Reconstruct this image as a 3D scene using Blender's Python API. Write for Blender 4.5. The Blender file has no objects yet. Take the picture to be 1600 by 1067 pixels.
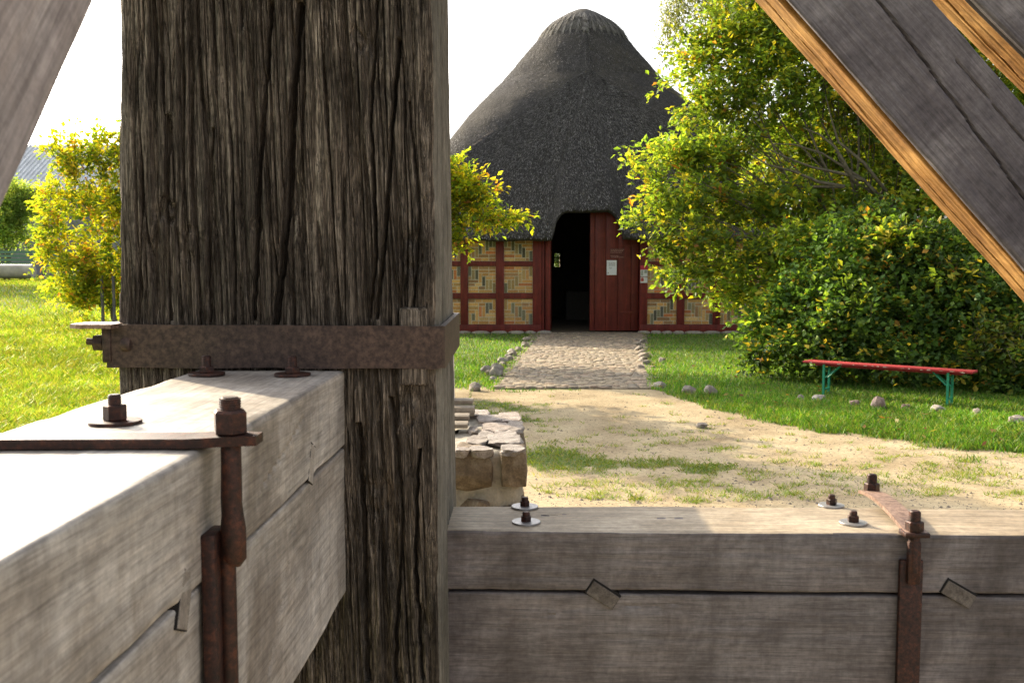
import bpy, bmesh, math, random
import numpy as np
from mathutils import Vector, Matrix
R = math.radians
rng = np.random.default_rng(7)
random.seed(7)
scene = bpy.context.scene
COL = scene.collection

# ------------------------------------------------------------ camera, sky, sun
F = 1555.0                       # focal length in pixels of the 1600 px wide photograph
CAMZ = 1.8
PITCH = math.atan(123.5 / F)
cam = bpy.data.cameras.new('camera'); camo = bpy.data.objects.new('camera', cam); COL.objects.link(camo)
camo.location = (0, 0, CAMZ); camo.rotation_euler = (R(90) - PITCH, 0, 0)
cam.sensor_width = 36; cam.lens = 36 * F / 1600; cam.clip_start = 0.02; cam.clip_end = 4000
cam.dof.use_dof = True; cam.dof.focus_distance = 3.2; cam.dof.aperture_fstop = 18
scene.camera = camo

SUN_EL, SUN_AZ = R(25), R(44)    # azimuth is left of straight ahead
w = bpy.data.worlds.new("World"); scene.world = w; w.use_nodes = True
nt = w.node_tree; bg = nt.nodes['Background']
sky = nt.nodes.new('ShaderNodeTexSky'); sky.sky_type = 'NISHITA'; sky.sun_disc = False
sky.sun_elevation = SUN_EL; sky.sun_rotation = -SUN_AZ
sky.dust_density = 6.0; sky.air_density = 1.0; sky.ozone_density = 0.6
hs = nt.nodes.new('ShaderNodeHueSaturation'); hs.inputs['Saturation'].default_value = 0.28
nt.links.new(sky.outputs[0], hs.inputs['Color']); nt.links.new(hs.outputs[0], bg.inputs[0])
bg.inputs[1].default_value = 0.15
sl = bpy.data.lights.new('sun', 'SUN'); sl.energy = 3.6; sl.angle = R(0.6); sl.color = (1, 0.83, 0.56)
so = bpy.data.objects.new('sun', sl); COL.objects.link(so)
sdir = Vector((-math.sin(SUN_AZ) * math.cos(SUN_EL), math.cos(SUN_AZ) * math.cos(SUN_EL), math.sin(SUN_EL)))
so.rotation_euler = sdir.to_track_quat('Z', 'Y').to_euler(); so.location = (-10, 10, 20)
scene.view_settings.view_transform = 'Standard'; scene.view_settings.look = 'None'
scene.view_settings.exposure = 1.5; scene.view_settings.gamma = 1
scene.cycles.max_bounces = 8; scene.cycles.transparent_max_bounces = 8
try: scene.cycles.use_denoising = True; scene.cycles.denoising_prefilter = 'NONE'
except Exception: pass

# ------------------------------------------------------------ reading positions off the photograph
def ray(px, py):
    u = (px - 800) / F; v = (533.5 - py) / F
    return Vector((u, math.cos(PITCH) + v * math.sin(PITCH), -math.sin(PITCH) + v * math.cos(PITCH)))
C0 = Vector((0, 0, CAMZ))
def WD(px, py, D):
    r = ray(px, py); return C0 + r * (D / r.y)
def WZ(px, py, z=0.0):
    r = ray(px, py); return C0 + r * ((z - CAMZ) / r.z)
YAW = math.atan(40 / F)          # the mill trestle is turned a little from the view direction
FM = Vector((math.sin(YAW), math.cos(YAW), 0)); RM = Vector((math.cos(YAW), -math.sin(YAW), 0))
def to_mill(v): return Vector((v.dot(RM), v.dot(FM), v.z))
def to_world(m): return RM * m[0] + FM * m[1] + Vector((0, 0, m[2]))
def MD(px, py, D):
    r = ray(px, py); return to_mill(C0 + r * (D / r.dot(FM)))
def MX(px, py, X):
    r = ray(px, py); return to_mill(C0 + r * (X / r.dot(RM)))
def MZ(px, py, z): return to_mill(WZ(px, py, z))

# ------------------------------------------------------------ noise
def hsh(i, j, s):
    v = np.sin(i * 127.1 + j * 311.7 + s * 74.7) * 43758.5453
    return v - np.floor(v)
def vn(x, y, s=0):
    x = np.asarray(x, float); y = np.asarray(y, float)
    i = np.floor(x); j = np.floor(y); f = x - i; g = y - j
    f = f * f * (3 - 2 * f); g = g * g * (3 - 2 * g)
    return ((hsh(i, j, s) * (1 - f) + hsh(i + 1, j, s) * f) * (1 - g) + (hsh(i, j + 1, s) * (1 - f) + hsh(i + 1, j + 1, s) * f) * g) * 2 - 1
def fbm(x, y, s=0, o=4):
    t = 0; a = 1.0; k = 0
    for q in range(o):
        t = t + a * vn(x * 2 ** q, y * 2 ** q, s + q * 3.1); k += a; a *= .5
    return t / k
def sstep(a, b, x):
    t = np.clip((x - a) / (b - a), 0, 1); return t * t * (3 - 2 * t)

# ------------------------------------------------------------ object helpers
def tag(o, label=None, cat=None, group=None, kind=None):
    if label: o['label'] = label
    if cat: o['category'] = cat
    if group: o['group'] = group
    if kind: o['kind'] = kind
    return o
def empty(name, loc, rz=0, label=None, cat=None, group=None):
    o = bpy.data.objects.new(name, None); o.empty_display_size = .2; COL.objects.link(o)
    o.location = loc; o.rotation_euler = (0, 0, rz)
    return tag(o, label, cat, group)
def link_mesh(name, me, mats, parent=None, loc=None, rot=None):
    o = bpy.data.objects.new(name, me)
    for m in (mats if isinstance(mats, (list, tuple)) else [mats]): me.materials.append(m)
    COL.objects.link(o)
    if parent: o.parent = parent
    if loc is not None: o.location = loc
    if rot is not None: o.rotation_euler = rot
    return o
def np_mesh(name, V, Fc, smooth=False, fattr=None, vattr=None, angle=None):
    """V (n,3); Fc (m,k) of equal k, or a list of lists"""
    me = bpy.data.meshes.new(name)
    if isinstance(Fc, np.ndarray):
        m, k = Fc.shape
        me.vertices.add(len(V)); me.vertices.foreach_set('co', np.asarray(V, np.float32).ravel())
        me.loops.add(m * k); me.loops.foreach_set('vertex_index', Fc.astype(np.int32).ravel())
        me.polygons.add(m); me.polygons.foreach_set('loop_start', np.arange(0, m * k, k, dtype=np.int32))
        me.update(calc_edges=True)
    else:
        me.from_pydata([tuple(v) for v in V], [], Fc); me.update()
    me.polygons.foreach_set('use_smooth', [smooth] * len(me.polygons))
    if angle: me.set_sharp_from_angle(angle=R(angle))
    for nm, dom, arr in (('col', 'FACE', fattr), ('col', 'POINT', vattr)):
        if arr is not None:
            a = me.attributes.new(nm, 'FLOAT_COLOR', dom)
            arr = np.asarray(arr, np.float32)
            if arr.shape[1] == 3: arr = np.hstack([arr, np.ones((len(arr), 1), np.float32)])
            a.data.foreach_set('color', arr.ravel())
    return me
class MB:
    def __init__(s): s.V = []; s.F = []; s.c = []; s.col = None
    def add(s, vs, fs, col=None):
        b = len(s.V); s.V += [tuple(v) for v in vs]; s.F += [[b + i for i in f] for f in fs]
        s.c += [col or s.col or (1, 1, 1)] * len(fs)
        return s
    def box(s, a, b, col=None, M=None, ch=0.0):
        x0, y0, z0 = a; x1, y1, z1 = b
        if ch <= 0:
            vs = [(x0, y0, z0), (x1, y0, z0), (x1, y1, z0), (x0, y1, z0), (x0, y0, z1), (x1, y0, z1), (x1, y1, z1), (x0, y1, z1)]
            fs = [(0, 3, 2, 1), (4, 5, 6, 7), (0, 1, 5, 4), (1, 2, 6, 5), (2, 3, 7, 6), (3, 0, 4, 7)]
        else:
            bm = bmesh.new(); bmesh.ops.create_cube(bm, size=1)
            for v in bm.verts: v.co = Vector(((x0 + x1) / 2 + v.co.x * (x1 - x0), (y0 + y1) / 2 + v.co.y * (y1 - y0), (z0 + z1) / 2 + v.co.z * (z1 - z0)))
            bmesh.ops.bevel(bm, geom=bm.edges[:], offset=ch, segments=2, affect='EDGES', profile=.5)
            bm.verts.index_update(); vs = [v.co.copy() for v in bm.verts]; fs = [[v.index for v in f.verts] for f in bm.faces]; bm.free()
        if M is not None: vs = [M @ Vector(v) for v in vs]
        return s.add(vs, fs, col)
    def tube(s, pts, radii, n=8, col=None, cap=True, rot=0.0):
        pts = [Vector(p) for p in pts]
        if not isinstance(radii, (list, tuple)): radii = [radii] * len(pts)
        vs = []; prev = None
        for i, p in enumerate(pts):
            d = (pts[min(i + 1, len(pts) - 1)] - pts[max(i - 1, 0)]).normalized()
            if prev is None:
                a = d.cross(Vector((0, 0, 1)) if abs(d.z) < .9 else Vector((1, 0, 0))).normalized()
            else: a = (prev - d * prev.dot(d)).normalized()
            prev = a; b = d.cross(a)
            for k in range(n):
                t = 2 * math.pi * k / n + rot; vs.append(p + (a * math.cos(t) + b * math.sin(t)) * radii[i])
        fs = [(i * n + k, i * n + (k + 1) % n, (i + 1) * n + (k + 1) % n, (i + 1) * n + k) for i in range(len(pts) - 1) for k in range(n)]
        if cap: fs += [list(range(n))[::-1], [(len(pts) - 1) * n + k for k in range(n)]]
        return s.add(vs, fs, col)
    def build(s, name, mat, parent=None, loc=None, rot=None, smooth=False, angle=None):
        me = np_mesh(name, s.V, s.F, smooth=smooth or bool(angle), fattr=s.c, angle=angle)
        bm = bmesh.new(); bm.from_mesh(me); bmesh.ops.recalc_face_normals(bm, faces=bm.faces[:]); bm.to_mesh(me); bm.free()
        return link_mesh(name, me, mat, parent, loc, rot)

# ------------------------------------------------------------ materials
def newmat(name):
    m = bpy.data.materials.new(name); m.use_nodes = True
    return m, m.node_tree, m.node_tree.nodes['Principled BSDF']
def ND(nt, t, **kw):
    n = nt.nodes.new('ShaderNode' + t)
    for k, v in kw.items():
        if k in n.inputs: n.inputs[k].default_value = v
        else: setattr(n, k, v)
    return n
def ramp(nt, fac, stops):
    r = nt.nodes.new('ShaderNodeValToRGB'); el = r.color_ramp.elements
    while len(el) < len(stops): el.new(.5)
    for e, (p, c) in zip(el, stops): e.position = p; e.color = (*c, 1) if len(c) == 3 else c
    nt.links.new(fac, r.inputs[0]); return r.outputs[0]
def mix(nt, a, b, fac, mode='MIX'):
    m = nt.nodes.new('ShaderNodeMix'); m.data_type = 'RGBA'; m.blend_type = mode
    for i, v in ((6, a), (7, b), (0, fac)):
        if hasattr(v, 'links') or isinstance(v, bpy.types.NodeSocket): nt.links.new(v, m.inputs[i])
        else: m.inputs[i].default_value = (*v, 1) if isinstance(v, tuple) else v
    return m.outputs[2]
def coords(nt, scale, kind='Object'):
    tc = nt.nodes.new('ShaderNodeTexCoord'); mp = nt.nodes.new('ShaderNodeMapping')
    mp.inputs['Scale'].default_value = scale; nt.links.new(tc.outputs[kind], mp.inputs[0]); return mp.outputs[0]
def noise(nt, co, scale=1., detail=6., rough=.6, dist=0.):
    n = ND(nt, 'TexNoise'); n.inputs['Scale'].default_value = scale; n.inputs['Detail'].default_value = detail
    n.inputs['Roughness'].default_value = rough; n.inputs['Distortion'].default_value = dist
    nt.links.new(co, n.inputs['Vector']); return n.outputs[0]
def bump(nt, bs, h, strength, dist):
    b = ND(nt, 'Bump'); b.inputs['Strength'].default_value = strength; b.inputs['Distance'].default_value = dist
    nt.links.new(h, b.inputs['Height']); nt.links.new(b.outputs[0], bs.inputs['Normal']); return b
def wood(name, dark, mid, light, axis=0, fine=1.0, bs_=.5, bd=.003, rough=.72, patch=None, spec=.4, streak=.8, drip=0., crk=0.):
    m, nt, bs = newmat(name)
    def sc(a, b):
        v = [a * fine] * 3; v[axis] = b * fine; return tuple(v)
    g = noise(nt, coords(nt, sc(38., 1.6)), 1, 5, .62, .35)
    f = noise(nt, coords(nt, sc(170., 7.)), 1, 3, .65, .1)
    ff = noise(nt, coords(nt, sc(420., 26.)), 1, 2, .6)
    p = noise(nt, coords(nt, (4.2, 4.2, 4.2)), 1, 5, .65, .8)
    s = noise(nt, coords(nt, (70, 70, 70)), 1, 4, .7)
    gm = mix(nt, g, p, 1 - streak)
    c = ramp(nt, gm, [(.3, dark), (.5, mid), (.7, light)])
    c = mix(nt, c, ramp(nt, f, [(.3, (.5, .49, .48)), (.5, (1, 1, 1)), (.68, (1.3, 1.28, 1.25))]), .65, 'MULTIPLY')
    c = mix(nt, c, ramp(nt, ff, [(.3, (.6, .6, .6)), (.66, (1.3, 1.3, 1.3))]), .45, 'MULTIPLY')
    c = mix(nt, c, ramp(nt, p, [(.32, patch or (.74, .69, .66)), (.66, (1.12, 1.12, 1.12))]), .9, 'MULTIPLY')
    c = mix(nt, c, ramp(nt, s, [(.34, (.72, .72, .72)), (.66, (1.2, 1.2, 1.18))]), .7, 'MULTIPLY')
    hc = None
    if crk:
        for (aa, bb, th, lo) in ((26., 1.1, .018, .10), (75., 3.0, .03, .22), (190., 9., .05, .45)):
            n_ = noise(nt, coords(nt, sc(aa, bb)), 1, 3, .55, .15)
            sb = ND(nt, 'Math', operation='SUBTRACT'); nt.links.new(n_, sb.inputs[0]); sb.inputs[1].default_value = .5
            ab = ND(nt, 'Math', operation='ABSOLUTE'); nt.links.new(sb.outputs[0], ab.inputs[0])
            rp = ramp(nt, ab.outputs[0], [(th * .25, (lo, lo, lo)), (th, (1, 1, 1))])
            c = mix(nt, c, rp, crk, 'MULTIPLY'); hc = rp if hc is None else mix(nt, hc, rp, 1., 'MULTIPLY')
    if drip:
        dz = noise(nt, coords(nt, (34, 34, 3.0)), 1, 5, .7, .2); dz2 = noise(nt, coords(nt, (160, 160, 9.0)), 1, 3, .6)
        c = mix(nt, c, ramp(nt, dz, [(.32, (.72, .69, .66)), (.5, (1, 1, 1)), (.7, (1.12, 1.12, 1.12))]), drip, 'MULTIPLY')
        bl_ = noise(nt, coords(nt, (7, 7, 5)), 1, 6, .6, .6)
        c = mix(nt, c, ramp(nt, bl_, [(.34, (.66, .64, .64)), (.5, (1, 1, 1)), (.66, (1.28, 1.26, 1.24))]), drip, 'MULTIPLY')
        sp = noise(nt, coords(nt, (14, 14, 14)), 1, 7, .75, 1.2)
        c = mix(nt, c, ramp(nt, sp, [(.22, (.35, .3, .27)), (.34, (1, 1, 1))]), .8, 'MULTIPLY')
    nt.links.new(c, bs.inputs['Base Color']); bs.inputs['Roughness'].default_value = rough
    bs.inputs['Specular IOR Level'].default_value = spec
    h = mix(nt, mix(nt, g, f, .5), s, .3)
    if hc is not None: h = mix(nt, h, hc, .55); bump(nt, bs, h, bs_, bd)
    return m
def rust(name, a, b, c, metal=.35, rough=.62, sc=90):
    m, nt, bs = newmat(name); co = coords(nt, (1, 1, 1))
    n = noise(nt, co, sc, 6, .7); n2 = noise(nt, co, sc * .16, 4, .6)
    k = ramp(nt, n, [(.36, a), (.5, b), (.68, c)])
    k = mix(nt, k, ramp(nt, n2, [(.35, (.65, .6, .58)), (.65, (1.2, 1.15, 1.1))]), .8, 'MULTIPLY')
    nt.links.new(k, bs.inputs['Base Color']); bs.inputs['Metallic'].default_value = metal; bs.inputs['Roughness'].default_value = rough
    bump(nt, bs, n, .6, .0012); return m
def plain(name, col, rough=.6, var=.25, sc=20, metal=0, bmp=.2, bd=.003, attr=False, spec=.5):
    m, nt, bs = newmat(name); co = coords(nt, (1, 1, 1)); n = noise(nt, co, sc, 5, .65)
    base = col
    if attr:
        a = ND(nt, 'Attribute'); a.attribute_name = 'col'; base = a.outputs['Color']
    c = mix(nt, base, ramp(nt, n, [(.3, (1 - var,) * 3), (.7, (1 + var,) * 3)]), 1., 'MULTIPLY')
    nt.links.new(c, bs.inputs['Base Color']); bs.inputs['Roughness'].default_value = rough; bs.inputs['Metallic'].default_value = metal
    bs.inputs['Specular IOR Level'].default_value = spec
    if bmp: bump(nt, bs, n, bmp, bd)
    return m
def leafmat(name, trans=.45, rough=.5):
    m, nt, bs = newmat(name); a = ND(nt, 'Attribute'); a.attribute_name = 'col'
    nt.links.new(a.outputs['Color'], bs.inputs['Base Color']); bs.inputs['Roughness'].default_value = rough
    bs.inputs['Specular IOR Level'].default_value = .35
    t = ND(nt, 'BsdfTranslucent'); t2 = mix(nt, a.outputs['Color'], (1.5, 1.35, .5), 1., 'MULTIPLY'); nt.links.new(t2, t.inputs[0])
    mx = ND(nt, 'MixShader'); mx.inputs[0].default_value = trans
    nt.links.new(bs.outputs[0], mx.inputs[1]); nt.links.new(t.outputs[0], mx.inputs[2])
    nt.links.new(mx.outputs[0], nt.nodes['Material Output'].inputs[0]); return m

M_post = wood('weathered oak post', (.062, .049, .039), (.180, .147, .118), (.38, .32, .26), axis=2, fine=2.0, bs_=1.0, bd=.006, rough=.95, patch=(.55, .58, .62), spec=.1, crk=.65)
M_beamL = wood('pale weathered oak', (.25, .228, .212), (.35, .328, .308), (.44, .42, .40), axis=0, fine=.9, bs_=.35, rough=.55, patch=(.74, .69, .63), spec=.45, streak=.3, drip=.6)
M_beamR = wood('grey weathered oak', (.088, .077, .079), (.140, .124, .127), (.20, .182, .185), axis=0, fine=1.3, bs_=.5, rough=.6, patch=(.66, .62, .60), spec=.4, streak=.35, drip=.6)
M_top = wood('oak top with sun in colour', (.20, .165, .12), (.30, .25, .185), (.40, .34, .26), axis=0, fine=1., bs_=.5, rough=.6, patch=(.74, .68, .6), spec=.4, streak=.5)  # beige top face, its sunlit brightness partly put into the colour
M_side = wood('grey post side', (.07, .064, .054), (.15, .139, .12), (.23, .217, .19), axis=2, fine=1.3, bs_=.5, rough=.85, patch=(.7, .72, .7), spec=.2, streak=.6)  # smoother grey side wood; skylight from the right is put into its tone
M_brace = wood('grey oak brace', (.090, .082, .092), (.138, .127, .138), (.19, .178, .19), axis=0, fine=1.2, bs_=.4, rough=.75, patch=(.68, .66, .70), spec=.25, streak=.3, drip=.3)
M_braceY = wood('fresh oak brace', (.15, .07, .02), (.33, .175, .05), (.46, .27, .095), axis=0, fine=1.4, bs_=.5, rough=.75, patch=(.6, .5, .42), spec=.2, streak=.6, drip=.5)
M_key = wood('oak key end grain', (.07, .058, .052), (.12, .104, .094), (.17, .15, .135), axis=1, fine=.9, bs_=.6)
M_band = rust('dull iron band', (.026, .016, .013), (.062, .040, .032), (.11, .072, .056), metal=.3, rough=.6)
M_rust = rust('rusty iron', (.014, .008, .007), (.040, .016, .012), (.10, .034, .018), metal=.35, rough=.55, sc=120)
M_plate = rust('worn iron plate', (.14, .085, .06), (.27, .18, .14), (.4, .29, .23), metal=.35, rough=.5)
M_washer = plain('steel washer', (.34, .33, .33), rough=.42, metal=.7, var=.25, sc=150, bmp=.1, bd=.0005)

# ------------------------------------------------------------ shaped timbers
def unit_ring(n_side, rx, ry):
    """rounded square in [-1,1]^2; n_side = points on (bottom, right, top, left); returns coords and outward normals"""
    P = []; N = []
    cs = [(1 - rx, -1 + ry, -90), (1 - rx, 1 - ry, 0), (-1 + rx, 1 - ry, 90), (-1 + rx, -1 + ry, 180)]
    seg = [((-1 + rx, -1), (1 - rx, -1), (0, -1)), ((1, -1 + ry), (1, 1 - ry), (1, 0)), ((1 - rx, 1), (-1 + rx, 1), (0, 1)), ((-1, 1 - ry), (-1, -1 + ry), (-1, 0))]
    for k in range(4):
        a, b, nn = seg[k]; n = n_side[k]
        for i in range(n):
            t = (i + .5) / n; P.append((a[0] + (b[0] - a[0]) * t, a[1] + (b[1] - a[1]) * t)); N.append(nn)
        cx, cy, a0 = cs[k]
        for j in range(4):
            t = R(a0 + 90 * (j + .5) / 4); P.append((cx + rx * math.cos(t), cy + ry * math.sin(t))); N.append((math.cos(t), math.sin(t)))
    return np.array(P), np.array(N)
def timber(name, L, W, H, mat, parent=None, matrix=None, r=.006, nx=80, ns=(6, 10, 6, 10), wob=.002, seed=0, cracks=(), grain=.0006, topmat=None):
    """a squared log along local x; y = width, z = height. cracks: (side 'front'|'top'|..., [(x, t)...], width, depth)"""
    P, N = unit_ring(ns, r / (W / 2), r / (H / 2))
    xs = np.linspace(0, L, nx); n = len(P)
    Y = P[:, 0] * W / 2; Z = P[:, 1] * H / 2
    per = np.cumsum(np.r_[0, np.hypot(np.diff(Y), np.diff(Z))])
    X, S = np.meshgrid(xs, per, indexing='ij')
    d = wob * fbm(X * 2.2, S * 4 + seed * 7, seed, 3) + grain * vn(X * 5, S * 160, seed + 5)
    for (side, path, wd, dp) in cracks:
        pts = np.array(path); u = Y if side in ('top', 'bottom') else Z
        c = np.interp(xs, pts[:, 0], pts[:, 1], left=99, right=99)
        c = c + .003 * vn(xs * 18, 0 * xs, seed)
        dist = np.abs(u[None, :] - c[:, None])
        sel = {'front': N[:, 1] * 0 + (N[:, 0] < -.5), 'back': N[:, 0] > .5, 'top': N[:, 1] > .5, 'bottom': N[:, 1] < -.5}[side]
        d -= dp * np.clip(1 - dist / wd, 0, 1) * sel[None, :]
    corner = (np.abs(N[:, 0] * N[:, 1]) > .02)[None, :]
    chip = (np.clip(vn(X * 9, S * 9 + seed, seed + 40) - .35, 0, 1) * .004 + np.clip(vn(X * 30, S * 5, seed + 41), 0, 1) * .0009) * min(1, wob / .003)
    d = d - corner * chip
    YY = Y[None, :] + N[:, 0][None, :] * d; ZZ = Z[None, :] + N[:, 1][None, :] * d
    V = np.stack([X, YY, ZZ], -1).reshape(-1, 3)
    i = np.arange(nx - 1)[:, None] * n; j = np.arange(n)[None, :]; j2 = (j + 1) % n
    Q = np.stack([i + j, i + n + j, i + n + j2, i + j2], -1).reshape(-1, 4)
    # end caps
    c0 = len(V); V = np.vstack([V, [[0, 0, 0], [L, 0, 0]]])
    k = np.arange(n)
    T = [[int(a), int((a + 1) % n), c0] for a in k] + [[int((nx - 1) * n + (a + 1) % n), int((nx - 1) * n + a), c0 + 1] for a in k]
    me = np_mesh(name, V, [list(map(int, q)) for q in Q] + T, smooth=True, angle=40)
    bm = bmesh.new(); bm.from_mesh(me); bmesh.ops.recalc_face_normals(bm, faces=bm.faces[:]); bm.to_mesh(me); bm.free()
    o = link_mesh(name, me, mat, parent)
    if matrix is not None: o.matrix_local = matrix
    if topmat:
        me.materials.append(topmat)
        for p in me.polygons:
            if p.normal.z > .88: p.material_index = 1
    return o
def mroot(name, m, label, cat, group=None):
    return empty(name, to_world(m), -YAW, label, cat, group)
def axes(origin, ex, ey):
    ex = Vector(ex).normalized(); ey = Vector(ey); ey = (ey - ex * ey.dot(ex)).normalized(); ez = ex.cross(ey)
    M = Matrix((ex, ey, ez)).transposed().to_4x4(); M.translation = Vector(origin); return M

# ------------------------------------------------------------ the big post of the mill
DP, DB = 1.776, 2.26
def build_post():
    o0 = Vector(MD(430, 800, (DP + DB) / 2)); o0.z = .1
    root = mroot('timber_post', o0, 'massive dark deeply fissured oak post bound by an iron band, standing nearest the camera', 'post')
    # corner X read at the top of the picture and low down
    def line(px0, py0, px1, py1, D):
        a, b = MD(px0, py0, D), MD(px1, py1, D)
        return lambda z: a.x + (b.x - a.x) * (z - a.z) / (b.z - a.z)
    fl = line(183, 0, 181, 590, DP); fr = line(676, 0, 687, 1067, DP); br = line(699, 0, 712, 790, DB)
    zt = np.concatenate([np.linspace(.1, .95, 8)[:-1], np.linspace(.95, 2.42, 560), np.linspace(2.45, 3.7, 12)])
    P, N = unit_ring((640, 150, 10, 40), .075, .075)
    n = len(P)
    U = (P[:, 0] + 1) / 2; Vv = (P[:, 1] + 1) / 2
    ZG, UG = np.meshgrid(zt, U, indexing='ij'); _, VG = np.meshgrid(zt, Vv, indexing='ij')
    FL, FR, BR = fl(ZG), fr(ZG), br(ZG); BL = FL + .03
    X = (FL * (1 - UG) + FR * UG) * (1 - VG) + (BL * (1 - UG) + BR * UG) * VG
    D = DP + (DB - DP) * VG
    # depth of the fissures: stretched, warped ridged noise across the grain
    s = np.cumsum(np.r_[0, np.hypot(np.diff(P[:, 0]), np.diff(P[:, 1]))]) * .27
    _, S = np.meshgrid(zt, s, indexing='ij')
    wv = .010 * fbm(S * 4, ZG * .8, 3, 3) + .0016 * vn(S * 30, ZG * 9, 8)
    Sw = S + wv + .035 * (ZG - 1.6) * 1.0
    r1 = 1 - np.abs(fbm(Sw * 30, ZG * .9, 11, 3)) * 2.6
    r2 = 1 - np.abs(fbm(Sw * 75, ZG * 2.0, 21, 3)) * 2.3
    r3 = 1 - np.abs(fbm(Sw * 170, ZG * 5, 31, 2)) * 1.9
    amp = .55 + .45 * sstep(-.25, .35, fbm(S * 3, ZG * .9, 41, 2))
    depth = .020 * sstep(.76, .98, r1) * amp + .011 * sstep(.66, .98, r2) * amp + .0045 * sstep(.4, .95, r3)
    depth += .004 * (fbm(Sw * 12, ZG * 1.5, 51, 3)) + .0016 * vn(Sw * 320, ZG * 14, 61)
    # the main shakes seen in the photo
    shakes = [([(425, 0), (412, 180), (402, 300), (398, 500)], .006, .045), ([(470, 0), (461, 120), (449, 300), (440, 420), (432, 510)], .0085, .06),
              ([(590, 0), (580, 180), (588, 400), (578, 500)], .004, .03), ([(625, 60), (612, 220), (600, 380), (590, 500)], .005, .035),
              ([(335, 200), (322, 300), (325, 420), (330, 505)], .004, .026), ([(262, 180), (258, 330), (270, 500)], .004, .026),
              ([(640, 160), (655, 330), (648, 480)], .003, .02), ([(560, 660), (566, 800), (575, 1067)], .007, .04),
              ([(610, 620), (628, 780), (618, 1067)], .005, .035), ([(655, 700), (648, 860), (662, 1060)], .004, .03), ([(590, 590), (597, 720), (590, 860)], .003, .02)]
    front = (N[:, 1] < -.5)[None, :]
    for path, wd, dp in shakes:
        q = [MD(a, b, DP) for a, b in path]; zz = np.array([v.z for v in q])[::-1]; xx = np.array([v.x for v in q])[::-1]
        c = np.interp(zt, zz, xx, left=99, right=99) + .0022 * vn(zt * 10, zt * 0, 5) + .0015 * vn(zt * 55, zt * 0, 6)
        dist = np.abs(X - c[:, None]); depth = np.maximum(depth, dp * np.clip(1 - (dist / wd) ** 2, 0, 1) * front)
    side = (N[:, 0] > .5)[None, :]
    depth = np.where(side, depth * .28, depth)
    # flatter where the iron and beams bear on it
    depth = depth - .0035
    cornerL = sstep(.055, .0, np.hypot(U, Vv)[None, :] * .5)
    depth = depth * (1 - .8 * cornerL)
    # cross breaks where fibres have snapped off, and a few knots
    for (kx, ky, kr, kd) in ((262, 330, .02, .012), (300, 385, .03, .006), (560, 60, .016, .008), (645, 395, .03, .009), (400, 350, .012, .012), (590, 780, .03, .01), (640, 560 + 80, .03, .008)):
        k0 = MD(kx, ky, DP); rr_ = np.hypot((X - k0.x) * 1.0, (ZG - k0.z) * .7 + .006 * vn(X * 90, ZG * 20, 4)); depth = depth + front * kd * np.exp(-((rr_ - kr * .6) / (kr * .25)) ** 2)
    depth = depth + front * .006 * sstep(.55, .8, vn(Sw * 34, ZG * 11 + 3, 91)) * sstep(1.75, 1.45, ZG)
    depth = np.clip(depth, -.006, .06)
    X2 = X - N[:, 0][None, :] * depth; D2 = D - N[:, 1][None, :] * depth
    big = .002 * fbm(ZG * 1.3, S * 3, 77, 2); X2 = X2 + N[:, 0][None, :] * big; 
    V = np.stack([X2 - o0.x, D2 - o0.y, ZG - o0.z], -1).reshape(-1, 3)
    nz = len(zt); i = np.arange(nz - 1)[:, None] * n; j = np.arange(n)[None, :]; j2 = (j + 1) % n
    Q = np.stack([i + j, i + j2, i + n + j2, i + n + j], -1).reshape(-1, 4)
    me = np_mesh('trunk', V, Q, smooth=True)
    bm = bmesh.new(); bm.from_mesh(me); bm.verts.ensure_lookup_table()
    bm.faces.new([bm.verts[k] for k in range(n)][::-1]); bm.faces.new([bm.verts[(nz - 1) * n + k] for k in range(n)])
    bm.to_mesh(me); bm.free()
    link_mesh('shaft', me, [M_post, M_side], root)
    mi = np.zeros(len(me.polygons), np.int32); cen = (np.arange(len(Q)) % n); sel = (N[cen, 0] > .72); mi[:len(Q)][sel] = 1; me.polygons.foreach_set('material_index', mi)
    # iron band round it
    zt_, zb_ = MD(430, 508, DP - .02).z, MD(430, 576, DP - .02).z
    xl, xr, xb = fl(1.65) + .0, fr(1.65) + .004, br(1.65) + .004
    xl -= .004
    ring = []
    def arc(cx, cy, r, a0, a1):
        return [(cx + r * math.cos(R(a)), cy + r * math.sin(R(a))) for a in np.linspace(a0, a1, 5)]
    r = .02; f0 = DP - .013
    outer = [(xl - .008, f0)] + [(xl + (xr - xl) * t, f0 - .002 * math.sin(t * 9)) for t in np.linspace(.1, .9, 9)] + arc(xr - r + .012, f0 + r, r, -90, 0) + [(xb + .012 + (0) , DB - .02)] + arc(xb - r + .012, DB - r + .013, r, 0, 90) + [(xl + .02, DB + .013)]
    mb = MB(); t = .010
    nO = len(outer); vs = []
    for k, (x, y) in enumerate(outer):
        a = Vector(outer[max(k - 1, 0)]); b = Vector(outer[min(k + 1, nO - 1)]); d = (b - a).normalized(); nrm = Vector((d.y, -d.x))
        ix, iy = x - nrm.x * t, y - nrm.y * t
        sag = .001 * math.sin(k * 1.7); tilt = -.004 * k / nO
        for (X_, Y_) in ((x, y), (ix, iy)):
            for z_ in (zb_ + sag, zt_ + sag * .5 + tilt):
                vs.append((X_ - o0.x, Y_ - o0.y, z_ - o0.z))
    fs = []
    for k in range(nO - 1):
        a, b = k * 4, k * 4 + 4
        fs += [(a, b, b + 1, a + 1), (a + 3, b + 3, b + 2, a + 2), (a + 1, b + 1, b + 3, a + 3), (a, a + 2, b + 2, b)]
    fs += [(0, 1, 3, 2), ((nO - 1) * 4, (nO - 1) * 4 + 2, (nO - 1) * 4 + 3, (nO - 1) * 4 + 1)]
    mb.add(vs, fs)
    band = mb.build('iron_band', M_band, root, angle=35)
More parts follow.
